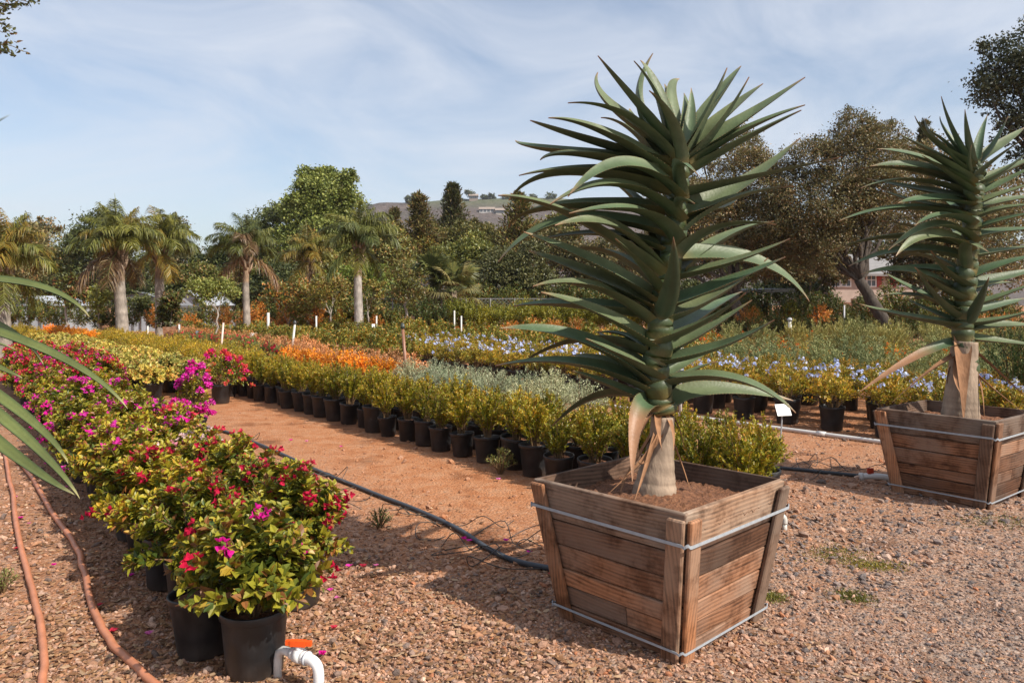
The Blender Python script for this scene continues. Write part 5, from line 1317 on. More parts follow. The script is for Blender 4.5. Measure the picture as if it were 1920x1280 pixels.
def palm(px, ycrown, Y, trunk_r, label, seed, tones, nf=24, s=1.0, ring=True, trunk_c=(0.30, 0.255, 0.215), lean=0.0, spike=False):
    rng = np.random.default_rng(seed)
    c = at(px, ycrown, Y)
    root = empty('palm_tree', (c[0] - lean, Y, 0)); tag(root, label, 'palm')
    H = c[2]
    n = 30; t = np.linspace(0, 1, n)
    pts = np.stack([lean * t ** 1.5 + .02 * np.sin(t * 7), 0 * t, -0.1 + (H + .1) * t], -1)
    rad = trunk_r * (1.12 - 0.35 * t) * (1 + 0.05 * np.where(np.arange(n) % 3 == 0, 1, 0))
    cc = np.array(trunk_c)[None] * rng.uniform(.75, 1.12, (n, 1))
    hi = t > .72; cc[hi] = np.array((0.28, 0.19, 0.125)) * rng.uniform(.8, 1.15, (int(hi.sum()), 1))
    add('trunk', Geo().tube(pts, rad, 14, cc).mesh('trunk', M['bark'], True), root)
    # old leaf bases
    g = Geo()
    for k in range(16):
        a = k * 2.4; z = H * (.80 + .21 * k / 16); r0 = trunk_r * .75
        d = np.array((math.cos(a), math.sin(a), 0))
        b0 = np.array((lean * .85, 0, z)) + d * r0
        g.tube([b0 - d * .05, b0 + d * .07 + np.array((0, 0, .16)), b0 + d * .15 + np.array((0, 0, .38))], (.06, .045, .02), 6, np.array((0.40, 0.28, 0.19)) * rng.uniform(.75, 1.2))
    add('leaf_bases', g.mesh('leaf_bases', M['bark'], True), root)
    for k in range(nf):
        ei = [0, 1, 1, 2, 2, 3, 3, 4][int(k / nf * 8)] if k < nf - 3 else 5
        tone = tones[rng.integers(len(tones))] if ei < 4 else (tones[-1] if rng.random() < .85 else 'b')
        az = k * 2.39996 + rng.normal(0, .25)
        add('frond', fronds(tone, ei, int(rng.integers(2))), root, (lean, 0, H + .05), (0, 0, az), s * rng.uniform(.85, 1.12))
    if spike:
        add('spear_leaf', Geo().tube([(0, 0, 0), (-.04, 0, .9), (-.12, 0, 1.75)], (.035, .03, .004), 6, (0.30, 0.30, 0.12)).mesh('spear', M['leaf'], True), root, (lean, 0, H + .1))
    return root
palm(222, 470, 24, .185, 'stout feather palm with a ringed pale trunk and shaggy green crown', 801, 'ggggggo', 34, .80, spike=True, lean=-.12)
palm(300, 470, 28, .18, 'drooping green feather palm right behind the stout palm', 802, 'gggggo', 28, .86)
palm(462, 478, 27, .125, 'thin-trunked feather palm with browning fronds', 803, 'dgggb', 22, .78)
palm(578, 488, 33, .15, 'golden-crowned feather palm on dark twin stems', 804, 'oggo', 22, .80, trunk_c=(0.2, 0.17, 0.15), spike=True)
palm(672, 462, 27, .155, 'dark green feather palm with a whitish trunk', 805, 'dgdgg', 26, .84, trunk_c=(0.36, 0.32, 0.285))
palm(5, 505, 21, .2, 'golden-orange feather palm at the left edge behind the red bougainvilleas', 806, 'ogog', 26, .86)
# second dark stem of the golden palm
p = at(590, 520, 33)
root_ = empty('palm_tree', (p[0], 33.3, 0)); tag(root_, 'short dark palm stem beside the golden-crowned palm', 'palm')
add('trunk', Geo().tube([(0, 0, -.1), (.03, 0, 1.4), (-.02, 0, p[2])], (.15, .13, .12), 12, (0.2, 0.17, 0.14)).mesh('trunk', M['bark'], True), root_)
for k in range(8): add('frond', fronds('b' if k % 3 else 'o', 4 if k % 2 else 5, k % 2), root_, (0, 0, p[2]), (0, 0, k * .8), .8)

def fan_leaf(seed, R, pal):
    rng = np.random.default_rng(seed); pal = np.asarray(pal)
    g = Geo(); g.tube([(0, 0, 0), (.45, 0, .03), (.9, 0, 0)], (.02, .016, .012), 5, (0.2, 0.18, 0.06), False)
    V_, Q, T, C, k = [], [], [], [], 0
    for a in np.linspace(-1.9, 1.9, 30):
        d = np.array((math.cos(a), math.sin(a), 0)); s = np.array((-d[1], d[0], 0)) * R * .042
        o = np.array((.9, 0, 0)); L = R * (1 - .12 * abs(a)) * rng.uniform(.9, 1.08)
        e1 = o + d * L * .6 + np.array((0, 0, .04)); e2 = o + d * L - np.array((0, 0, rng.uniform(.10, .35) * R))
        V_ += [o - s * .3, o + s * .3, e1 + s, e1 - s, e2]; Q.append((k, k + 1, k + 2, k + 3)); T.append((k + 3, k + 2, k + 4)); C += [pal[rng.integers(len(pal))] * rng.uniform(.8, 1.2)] * 5; k += 5
    g.put(np.array(V_), Q, T, np.array(C)); return g.mesh('fan_leaf', M['leaf'])
FAN = [fan_leaf(900 + i, .85, ((0.10, 0.115, 0.035), (0.15, 0.15, 0.045), (0.07, 0.085, 0.03)) if i < 2 else ((0.30, 0.24, 0.09), (0.24, 0.20, 0.07))) for i in range(3)]
for (px, py, Y, lab, n, tone) in ((812, 530, 33, 'bushy dark green fan palm in front of the conifers', 34, 0), (848, 545, 32.5, 'yellowish fan palm right beside the dark green one', 22, 1)):
    c = at(px, py, Y); rng = np.random.default_rng(px)
    root_ = empty('fan_palm', (c[0], Y, 0)); tag(root_, lab, 'palm')
    add('trunk', Geo().tube([(0, 0, -.1), (0, 0, c[2])], (.22, .2), 12, (0.2, 0.15, 0.11)).mesh('trunk', M['bark'], True), root_)
    for k in range(n):
        el = 1.35 - 1.75 * (k / n) + rng.normal(0, .1)
        add('frond', FAN[2 if (tone and k % 2) or k > n - 5 else k % 2], root_, (0, 0, c[2] + rng.uniform(-.25, .15)), (rng.normal(0, .3), -el, k * 2.4 + rng.normal(0, .2)), rng.uniform(.8, 1.05))

# ------------------------------------------------------------------ young trees, hedge and fence at the back
def young_tree(px, ycrown, rpx, Y, label, seed, pal, w, lobes=3, n=2600, leaf=.1, tr=.03, box=False):
    rng = np.random.default_rng(seed)
    c = at(px, ycrown, Y); R = rpx / F_PX * Y
    ls = [((rng.normal(0, .35) * R, rng.normal(0, .35) * R, c[2] + rng.normal(0, .5) * R), (R * .75, R * .75, R * .8)) for _ in range(lobes)]
    tree('young_tree', (c[0], Y, 0), tr, max(.5, c[2] - R * .9), ls, n, leaf, pal, w, label, seed, None, 10, .22, .2, bark=(0.33, 0.28, 0.24))
young_tree(408, 552, 34, 20, 'feathery young tree on a thin stem before the white shed', 851, ((0.14, 0.175, 0.05), (0.10, 0.13, 0.035), (0.19, 0.20, 0.06)), (.4, .35, .25), 4, 4200, .07, .028)
young_tree(762, 528, 40, 27, 'slim young tree growing out of a far wooden box', 852, OLIVE, OLW, 5, 3600, .1, .06)
young_tree(125, 545, 30, 30, 'magnolia-like young tree left of the stout palm', 853, ((0.08, 0.09, 0.025), (0.22, 0.10, 0.04), (0.12, 0.13, 0.03)), (.5, .2, .3), 4, 2600, .13, .05)
young_tree(320, 580, 26, 25, 'glossy young magnolia before the white shed', 854, ((0.07, 0.08, 0.025), (0.16, 0.09, 0.035), (0.11, 0.12, 0.03)), (.5, .2, .3), 4, 2600, .12, .04)
young_tree(540, 575, 36, 30, 'bushy young tree with rusty leaves left of the golden palm', 855, ((0.11, 0.12, 0.03), (0.34, 0.15, 0.04), (0.16, 0.16, 0.04)), (.5, .25, .25), 4, 3000, .12, .05)
young_tree(620, 555, 40, 30, 'olive young tree with tan leaves between the golden and white-trunked palms', 856, OLIVE, OLW, 4, 3400, .12, .05)
young_tree(185, 575, 24, 29, 'small pale green sapling beside the stout palm trunk', 857, ((0.17, 0.18, 0.04), (0.12, 0.14, 0.03)), (.6, .4), 3, 1600, .1, .03)
young_tree(263, 570, 26, 31, 'small dark green sapling behind the stout palm', 858, DARKG, DW, 3, 1800, .1, .03)
young_tree(690, 560, 26, 29, 'small rust-tinted sapling right of the white palm trunk', 859, OLIVE, OLW, 3, 1700, .11, .04)

# tall shrubs that stand along the back, each its own plant
rng_t = random.Random(5)
def tall_line(vars_, x0, x1, step, Y, label, group, s=(.9, 1.15), jy=.5):
    x = x0
    while x < x1:
        Yc = Y + rng_t.uniform(-jy, jy); p = at(x + rng_t.uniform(-3, 3), 600, Yc)
        put_plant('tall_shrub', vars_[rng_t.randrange(len(vars_))], p, label, 'shrub', group, None, rng_t.uniform(*s), parts=False)
        x += step
tall_line(TALLY, 850, 1230, 13, 29.5, 'tall yellow-green leafy shrub along the chain-link fence', 'yellow-green shrubs along the fence')
tall_line(TALLG, 640, 1300, 22, 36.5, 'dark understory shrub behind the chain-link fence', 'understory shrubs behind the fence', (1.3, 1.8), 1.0)
tall_line(TALLG, 690, 850, 20, 30.5, 'tall dark green shrub along the fence left of the yellow-green hedge', 'dark shrubs along the fence')
tall_line(TALLG, -20, 700, 34, 32, 'dark green shrub in the line behind the palms', 'dark shrubs behind the palms', (1.0, 1.3), 1.5)
tall_line(TALLO, 300, 720, 58, 30, 'rust-orange shrub among the palm trunks', 'rust-orange shrubs among the palms', (.8, 1.15), 1.5)
tall_line(TALLO, 960, 1120, 40, 27.5, 'rust-red shrub before the yellow-green hedge', 'rust-red shrubs before the hedge', (.6, .8), .4)
tall_line(TALLG, 1280, 1900, 24, 25.5, 'low dark shrub at the back of the pale sage rows', 'low dark shrubs behind the sage rows', (.6, .85), .6)
tall_line(TALLG, 1290, 1900, 26, 31, 'dark shrub below the live oaks', 'dark shrubs below the oaks', (1.1, 1.6), 1.8)
tall_line(TALLO, 1400, 1560, 70, 29, 'rusty dead-looking shrub below the oaks', 'rusty shrubs below the oaks', (.9, 1.1), .4)
tall_line(TALLO, 1790, 1930, 30, 24, 'orange-tipped shrub behind the second aloe box', 'orange-tipped shrubs behind the second aloe', (.8, 1.0), .4)
tall_line(TALLY, 1420, 1540, 60, 29.5, 'yellow-green shrub climbing below the oaks', 'yellow-green shrubs below the oaks', (.9, 1.1), .4)
# dark clipped conifer shrub at the right edge, in a black pot
leaf, stems, S_ = make_shrub(495, 60, 60, 1.25, 0.42, 0.24, 0.05, 0.014, ((0.045, 0.075, 0.028), (0.07, 0.10, 0.035), (0.03, 0.05, 0.02)), (.4, .35, .25), shape='diamond', flop=0.0, dome=.5, base_r=.1, t0=.1, upright=1.2, mat=M['dull_leaf'])
p = at(1905, 800, 9.1); put_plant('potted_conifer_shrub', (leaf, stems, None), p, 'dark green feathery conifer shrub behind the second aloe box', 'shrub', None, 7, 1.0)
put_plant('potted_shrub', MIDG[0], at(1868, 790, 7.9), 'small green shrub in a black pot just behind the second aloe box', 'shrub', None, 7, .8)

def fence(x0, x1, Y0, Y1, n, label, h=1.75):
    a, b = at(x0, 600, Y0), at(x1, 600, Y1); a[2] = b[2] = 0
    root = empty('chain_link_fence', a); tag(root, label, 'fence')
    d = b - a
    post = Geo().tube([(0, 0, -.1), (0, 0, h)], .035, 8, (0.26, 0.26, 0.26)).mesh('post', M['metal'])
    for i in range(n + 1): add('post', post, root, d * i / n)
    for z in (h - .03,): add('top_rail', Geo().tube([(0, 0, z), (d[0], d[1], z)], .022, 6, (0.20, 0.20, 0.20)).mesh('rail', M['metal']), root)
    # wire mesh: two sets of slanting wires, each panel a mesh of its own
    for i in range(n):
        g = Geo(); s, e = d * i / n, d * (i + 1) / n; L = np.linalg.norm(e - s); m = int(L / .16)
        for k in range(-int(h / .16), m):
            for sg in (1, -1):
                t0_, t1_ = k * .16, k * .16 + h
                z0, z1 = 0.02, h - .05
                if t0_ < 0: z0 = z0 - t0_; t0_ = 0
                if t1_ > L: z1 = z1 - (t1_ - L); t1_ = L
                if z1 <= z0: continue
                if sg < 0: z0, z1 = h - z0, h - z1
                p0 = s + (e - s) * t0_ / L + np.array((0, .002 * sg, z0)); p1 = s + (e - s) * t1_ / L + np.array((0, .002 * sg, z1))
                g.tube([p0, p1], .0045, 3, (0.25, 0.25, 0.25), False)
        o = add('wire_panel', g.mesh('wire_panel', M['metal']), root); o['kind'] = 'stuff'
fence(690, 1100, 34, 34.5, 9, 'grey chain-link fence with slim posts behind the yellow-green hedge')

# ------------------------------------------------------------------ buildings
def window(root, x, z, w, h, shutter=None):
    f = add('window', Geo().box((-w / 2, -.05, -h / 2), (w / 2, .03, -h / 2 + .06), (.8, .79, .77)).box((-w / 2, -.05, h / 2 - .06), (w / 2, .03, h / 2), (.8, .79, .77))
            .box((-w / 2, -.048, -h / 2 + .06), (-w / 2 + .06, .03, h / 2 - .06), (.8, .79, .77)).box((w / 2 - .06, -.048, -h / 2 + .06), (w / 2, .03, h / 2 - .06), (.8, .79, .77))
            .box((-.02, -.044, -h / 2 + .06), (.02, .02, h / 2 - .06), (.8, .79, .77)).box((-w / 2 + .06, -.042, -.02), (w / 2 - .06, .02, .02), (.8, .79, .77)).mesh('window', M['plain']), root, (x, -.02, z))
    add('pane', Geo().box((-w / 2 + .06, -.01, -h / 2 + .06), (w / 2 - .06, .01, h / 2 - .06), (.10, .13, .15)).mesh('pane', M['pvc']), f)
    if shutter:
        for s in (-1, 1):
            g = Geo().box((-.16, -.03, -h / 2), (.16, 0, h / 2), shutter)
            add('shutter', g.mesh('shutter', M['plain']), root, (x + s * (w / 2 + .19), -.02, z))
def house():
    Y = 46.0
    a, b = at(1558, 600, Y), at(1722, 600, Y); W = b[0] - a[0]
    zt = at(0, 512, Y)[2]; zr = at(0, 470, Y)[2]
    root = empty('house', (a[0], Y, 0)); tag(root, 'peach stucco house with a grey roof and red shutters behind the leaning oak', 'house')
    add('wall', Geo().box((0, 0, 0), (W, 7, zt), (0.43, 0.34, 0.29)).mesh('wall', M['wall']), root)
    g = Geo()
    vv = [(-.5, -.5, zt - .05), (W + .5, -.5, zt - .05), (W + .5, 3.5, zr), (-.5, 3.5, zr), (-.5, 7.5, zt - .05), (W + .5, 7.5, zt - .05)]
    vv2 = [(x, y, z - .14) for x, y, z in vv]
    g.put(np.array(vv + vv2), [(0, 1, 2, 3), (3, 2, 5, 4), (6, 9, 8, 7), (9, 10, 11, 8), (0, 6, 7, 1), (4, 5, 11, 10)], None, (0.25, 0.24, 0.235))
    g.put(np.array([(0, .02, zt - .1), (0, 6.98, zt - .1), (0, 3.5, zr - .15), (W, .02, zt - .1), (W, 6.98, zt - .1), (W, 3.5, zr - .15)]), None, [(0, 2, 1), (3, 4, 5)], (0.43, 0.34, 0.29))
    add('roof', g.mesh('roof', M['wall']), root)
    zc = at(0, 525, Y)[2]
    for px, sh in ((1566, None), (1586, None), (1633, (0.33, 0.05, 0.04)), (1690, (0.33, 0.05, 0.04))):
        window(root, at(px, 0, Y)[0] - a[0], zc, .62, .85, sh)
    # lower red brick patio wall
    Y2 = 40.0
    a2, b2 = at(1570, 600, Y2), at(1720, 600, Y2)
    r2 = empty('patio_wall', (a2[0], Y2, 0)); tag(r2, 'low reddish block wall with piers in front of the peach house', 'wall')
    add('wall', Geo().box((0, 0, 0), (b2[0] - a2[0], .25, 1.55), (0.33, 0.17, 0.12)).mesh('wall', M['wall']), r2)
    for k in range(5): add('pier', Geo().box((-.2, -.09, 0), (.2, .34, 1.75), (0.36, 0.20, 0.14)).mesh('pier', M['wall']), r2, ((b2[0] - a2[0]) * k / 4, 0, 0))
house()
def shed(x0, x1, yt, yr, Y, label, depth=4.0, c=(0.33, 0.35, 0.38)):
    a, b = at(x0, 600, Y), at(x1, 600, Y); W = b[0] - a[0]; zt = at(0, yt, Y)[2]; zr = at(0, yr, Y)[2]
    root = empty('greenhouse_shed', (a[0], Y, 0)); tag(root, label, 'shed')
    g = Geo(); g.put(np.array([(0, 0, 0), (W, 0, 0), (W, 0, zt), (W / 2, 0, zr), (0, 0, zt), (0, depth, 0), (W, depth, 0), (W, depth, zt), (W / 2, depth, zr), (0, depth, zt)]),
                     [(0, 1, 2, 4), (5, 9, 7, 6), (0, 4, 9, 5), (1, 6, 7, 2)], [(4, 2, 3), (9, 8, 7)], c)
    add('wall', g.mesh('wall', M['wall']), root)
    g = Geo(); g.put(np.array([(-.15, -.2, zt - .03), (W / 2, -.2, zr + .04), (W / 2, depth + .2, zr + .04), (-.15, depth + .2, zt - .03), (W + .15, -.2, zt - .03), (W + .15, depth + .2, zt - .03)]), [(0, 1, 2, 3), (1, 4, 5, 2)], None, (0.36, 0.38, 0.42))
    add('roof', g.mesh('roof', M['wall']), root)
    for k in range(1, 4): add('frame_post', Geo().box((-.04, -.06, 0), (.04, -.005, zt), (0.12, 0.12, 0.12)).mesh('frame_post', M['metal']), root, (W * k / 4, 0, 0))
    add('frame_rail', Geo().box((0, -.075, zt - .1), (W, -.062, zt - .02), (0.14, 0.14, 0.14)).mesh('frame_rail', M['metal']), root)
shed(325, 385, 572, 546, 37, 'white gabled greenhouse shed behind the young magnolia')
shed(236, 292, 556, 549, 40, 'white flat-roofed shed behind the stout palm')
shed(20, 95, 572, 556, 35, 'white low shed behind the golden-orange palm')
def shade_frame():
    Y = 32.0
    a, b = at(1325, 600, Y), at(1490, 600, Y); W = b[0] - a[0]; z = at(0, 546, Y)[2]
    root = empty('shade_structure', (a[0], Y, 0)); tag(root, 'dark flat shade-cloth roof on slim posts below the first oak', 'shade structure')
    g = Geo(); g.put(np.array([(0, 0, z), (W, 0, z + .12), (W, 4, z + .2), (0, 4, z + .1), (0, 0, z - .1), (W, 0, z - .02), (W, 4, z + .1), (0, 4, z)]), [(0, 1, 2, 3), (4, 7, 6, 5), (0, 4, 5, 1), (1, 5, 6, 2), (2, 6, 7, 3), (3, 7, 4, 0)], None, (0.02, 0.02, 0.02))
    add('shade_cloth', g.mesh('shade_cloth', M['rubber']), root)
    for k in range(5): add('post', Geo().tube([(0, 0, -.1), (0, 0, z)], .04, 8, (0.25, 0.24, 0.23)).mesh('post', M['metal']), root, (.06 + (W - .12) * k / 4, .1, 0))
    for k in range(3): add('post', Geo().tube([(0, 0, -.1), (0, 0, z + .05)], .04, 8, (0.25, 0.24, 0.23)).mesh('post', M['metal']), root, (.06 + (W - .12) * k / 2, 3.9, 0))
shade_frame()
def hill_house(px, py, w, h, label, c=(0.72, 0.70, 0.67)):
    p = hill_at(px, py)
    root = empty('hillside_house', (p[0], p[1], p[2] - 3)); tag(root, label, 'house')
    add('wall', Geo().box((-w / 2, -4, 0), (w / 2, 5, h + 3), c).mesh('wall', M['wall']), root)
    g = Geo(); g.put(np.array([(-w / 2 - .5, -4.6, h + 2.95), (w / 2 + .5, -4.6, h + 2.95), (w / 2 + .5, .5, h + 5), (-w / 2 - .5, .5, h + 5), (-w / 2 - .5, 5.6, h + 2.95), (w / 2 + .5, 5.6, h + 2.95)]), [(0, 1, 2, 3), (3, 2, 5, 4)], [(0, 3, 4), (1, 5, 2)], (0.30, 0.24, 0.20))
    add('roof', g.mesh('roof', M['wall']), root)
    for k in range(4): add('window', Geo().box((-.9, -.08, -.9), (.9, .02, .9), (0.10, 0.11, 0.12)).mesh('window', M['pvc']), root, (-w / 2 + w * (k + .5) / 4, -4.0, h * .5 + 3))
hill_house(913, 399, 10, 2.0, 'long white house on the far hillside', (0.5, 0.48, 0.46))
hill_house(938, 401, 6, 2, 'small pale outbuilding beside the long white hillside house', (0.34, 0.30, 0.26))
hill_house(888, 374, 6, 2.2, 'small tan house on the ridge line of the hill', (0.26, 0.21, 0.18))
for i, (px, py, r) in enumerate([(880, 366, 9), (907, 371, 6), (922, 370, 7), (1032, 371, 10), (770, 376, 7), (776, 370, 8), (764, 374, 5), (948, 372, 6), (965, 371, 5), (1000, 370, 6), (835, 377, 4)]):
    p = hill_at(px, 385); R = r / F_PX * 560
    q = at(px, py, 559); hgt = q[2] + R
    gz = at(px, 380, 559)[2] - 1
    tree('ridge_tree', (q[0], 559, gz - 4), .35, max(2.5, q[2] - gz), [((0, 0, q[2] - gz + 4), (R, R, R * .9)), ((R * .5, 0, q[2] - gz + 3), (R * .7, R * .7, R * .6))], 500, 1.5, DARKG, DW, 'dark tree standing on the ridge line of the hill', 950 + i, 'trees on the ridge line', 8, .3, .3)

# ------------------------------------------------------------------ stakes, posts, pipes and hoses
def stake(px, yt, Y, r, c, label, group=None, tilt=0.0, cap=None):
    p = at(px, yt, Y); h = p[2]
    o = empty('marker_stake', (p[0], Y, 0)); tag(o, label, 'stake', group)
    add('shaft', Geo().tube([(-tilt, 0, -.05), (0, 0, h)], r, 8, c).mesh('shaft', M['pvc'], True), o)
    if cap: add('cap', Geo().lathe([(.001, .07), (r * .7, .07), (r * 1.5, .02), (r * 1.6, -.01), (.001, -.01)], 10, cap).mesh('cap', M['pvc'], True), o, (0, 0, h))
WHT = (0.55, 0.53, 0.49)
stake(553, 606, 17.5, .026, WHT, 'white sprinkler riser pipe with a dark cap among the bronze shrubs', None, .12, (0.06, 0.06, 0.06))
stake(419, 605, 16.5, .022, (0.62, 0.47, 0.40), 'pinkish stake leaning among the red-flowered shrubs', None, .10)
stake(336, 608, 23, .03, WHT, 'white stake among the mid-green rows left of the small sign', None, 0)
stake(277, 611, 24, .028, WHT, 'white stake beside the stout palm', None, 0)
stake(503, 586, 26, .05, WHT, 'thick white post right of the thin-trunked palm', None, 0)
stake(593, 592, 26, .032, WHT, 'white stake in front of the twin dark palm stems', None, 0)
stake(706, 592, 25, .026, WHT, 'short white stake right of the white palm trunk', None, 0)
stake(852, 582, 25, .026, WHT, 'taller white stake before the yellow-green hedge', None, 0)
stake(865, 592, 24, .026, WHT, 'shorter white stake before the yellow-green hedge', None, 0)
stake(1481, 600, 21, .05, WHT, 'white capped post among the pale sage shrubs', None, 0, (0.35, 0.35, 0.36))
stake(1276, 628, 8.75, .017, WHT, 'white riser pipe right behind the main aloe stem', None, 0, (0.2, 0.2, 0.2))
stake(1583, 572, 27, .03, (0.45, 0.45, 0.46), 'grey metal pole in front of the patio wall', None, 0)
stake(755, 614, 10.9, .022, (0.26, 0.12, 0.07), 'rusty brown sprinkler post between the orange and silvery shrubs', None, -.10, (0.05, 0.06, 0.05))
stake(1062, 640, 14, .02, WHT, 'white riser pipe among the plumbagos left of the main aloe', None, 0)

def sign(px, py, Y, w, h, rz, label, tilt=.5, marks=False, ground_px=None):
    p = at(px, py, Y)
    o = empty('plant_sign', (p[0], Y, 0), rz); tag(o, label, 'sign')
    add('stake', Geo().tube([(-.03, .0, -.05), (0, 0, p[2])], .008, 6, (0.36, 0.38, 0.40)).mesh('stake', M['metal']), o)
    R = Matrix.Rotation(-tilt, 4, 'X').to_euler()
    pl = add('plate', Geo().box((-w / 2, -.004, -h / 2), (w / 2, .004, h / 2), (0.78, 0.79, 0.77)).mesh('plate', M['pvc']), o, (0, -.012, p[2]), R)
    if marks:
        g = Geo(); rng = random.Random(2)
        for r in range(3):
            x = -w * .34
            while x < w * .3:
                l_ = rng.uniform(.008, .02); g.box((x, -.0062, h * (.2 - .2 * r)), (x + l_, -.0052, h * (.2 - .2 * r) + .009), (0.25, 0.26, 0.27)); x += l_ + .006
        add('lettering', g.mesh('lettering', M['plain']), pl)
sign(1467, 768, 8.1, .17, .13, .25, 'white plant sign on a thin metal stake right of the main aloe', .45, True)
sign(475, 628, 21, .2, .13, .2, 'blank white sign plate above the bronze shrubs', .4)
sign(370, 625, 21, .12, .16, -.5, 'narrow white sign plate above the golden shrubs', .3)
sign(700, 611, 22, .09, .12, .2, 'tiny white tag above the mid-green shrubs', .2)

def smooth(pts, n):
    pts = np.asarray(pts, float); m = len(pts); out = []
    P = np.vstack([2 * pts[0] - pts[1], pts, 2 * pts[-1] - pts[-2]])
    for s in np.linspace(0, m - 1 - 1e-6, n):
        i = int(s); t = s - i; a, b, c, d = P[i], P[i + 1], P[i + 2], P[i + 3]
        out.append(.5 * (2 * b + (c - a) * t + (2 * a - 5 * b + 4 * c - d) * t * t + (3 * b - a - 3 * c + d) * t ** 3))
    return np.array(out)
def ground_px(x, y, z=0.0):
    Y = (CAM_H - z) * F_PX / (y - HZ); return np.array(((x - CX) / F_PX * Y, Y, z))
def hose(name, px, r, c, label, cat, mat='rubber', n=160, wob=.003, seed=1):
    p = smooth([ground_px(x, y, r * .85) for x, y in px], n)
    g = np.random.default_rng(seed)
    p[:, 0] += np.interp(np.arange(n), np.linspace(0, n - 1, n // 5), g.normal(0, wob, n // 5)); p[:, 2] += .004
    o = empty(name, (p[0][0], p[0][1], 0)); tag(o, label, cat)
    add('tube', Geo().tube(p - np.array((p[0][0], p[0][1], 0)), r, 12, c).mesh('tube', M[mat], True), o)
    return o
TERRA = (0.50, 0.195, 0.10)
hose('garden_hose', [(-60, 760), (0, 835), (18, 900), (32, 990), (48, 1060), (66, 1130), (80, 1200), (80, 1270), (70, 1340)], .017, TERRA, 'terracotta garden hose running straight down at the left edge', 'hose', seed=3)
hose('garden_hose', [(-40, 800), (20, 850), (60, 895), (100, 965), (140, 1020), (160, 1080), (175, 1140), (205, 1200), (250, 1245), (320, 1310)], .018, TERRA, 'terracotta garden hose curving towards the front bougainvillea pots', 'hose', seed=4)
drip = hose('drip_hose', [(330, 796), (390, 803), (430, 812), (490, 835), (550, 862), (620, 893), (700, 925), (790, 960), (860, 993), (910, 1026), (960, 1050), (1010, 1062), (1090, 1074), (1180, 1075)], .017, (0.055, 0.06, 0.07), 'black drip hose with wiry drip tubes across the dirt path', 'hose', seed=5)
def drip_loops(parent, spots, seed):
    rng = np.random.default_rng(seed); org = np.array(parent.location)
    for (x, y, s) in spots:
        a = ground_px(x, y, .02); pts = [a]
        d = rng.uniform(0, 6.28); k = rng.integers(4, 7)
        for i in range(k):
            d += rng.uniform(.6, 1.5) * rng.choice((1, 1, 1, -1)); L = s * rng.uniform(.5, 1.1)
            q = pts[-1] + np.array((math.cos(d) * L, math.sin(d) * L * .8, 0)); q[2] = max(.006, rng.uniform(-.04, .17) * s * 4 if i < k - 1 else .006); pts.append(q)
        add('drip_tube', Geo().tube(smooth(pts, 34) - org, .0032, 5, (0.05, 0.045, 0.04)).mesh('drip_tube', M['rubber'], True), parent)
drip_loops(drip, [(470, 826, .16), (500, 840, .2), (545, 860, .18), (600, 882, .22), (640, 900, .2), (665, 912, .2), (700, 925, .22), (770, 952, .14), (800, 966, .2), (830, 980, .22), (880, 1008, .22), (905, 1024, .22), (925, 1034, .2), (940, 1042, .18), (840, 985, .2), (650, 905, .22), (950, 1046, .16)], 8)
drip2 = hose('drip_hose', [(1330, 868), (1400, 874), (1470, 878), (1530, 884), (1580, 889), (1618, 893)], .016, (0.045, 0.048, 0.055), 'black drip hose ending in a white elbow by the second aloe box', 'hose', seed=6)
drip_loops(drip2, [(1480, 878, .16), (1500, 880, .2), (1530, 884, .22), (1490, 879, .2), (1560, 886, .14)], 9)

def pvc_pipe():
    a, b = ground_px(990, 740, .03), ground_px(1660, 829, .03)
    d = unit(b - a); a = a - d * .4; b = b + d * 1.6
    o = empty('water_pipe', (a[0], a[1], 0)); tag(o, 'long white plastic water pipe lying in front of the plumbagos', 'pipe')
    rel = np.array([(b - a) * t for t in np.linspace(0, 1, 12)]); rel[:, 2] = .030
    add('tube', Geo().tube(rel, .024, 12, (0.60, 0.58, 0.55)).mesh('tube', M['pvc'], True), o)
    for t in (.2, .45, .7):
        q = (b - a) * t
        add('coupling', Geo().tube([q + np.array((0, 0, .03)) - d * .05, q + np.array((0, 0, .03)) + d * .05], .031, 12, (0.66, 0.64, 0.61)).mesh('coupling', M['pvc'], True), o)
pvc_pipe()

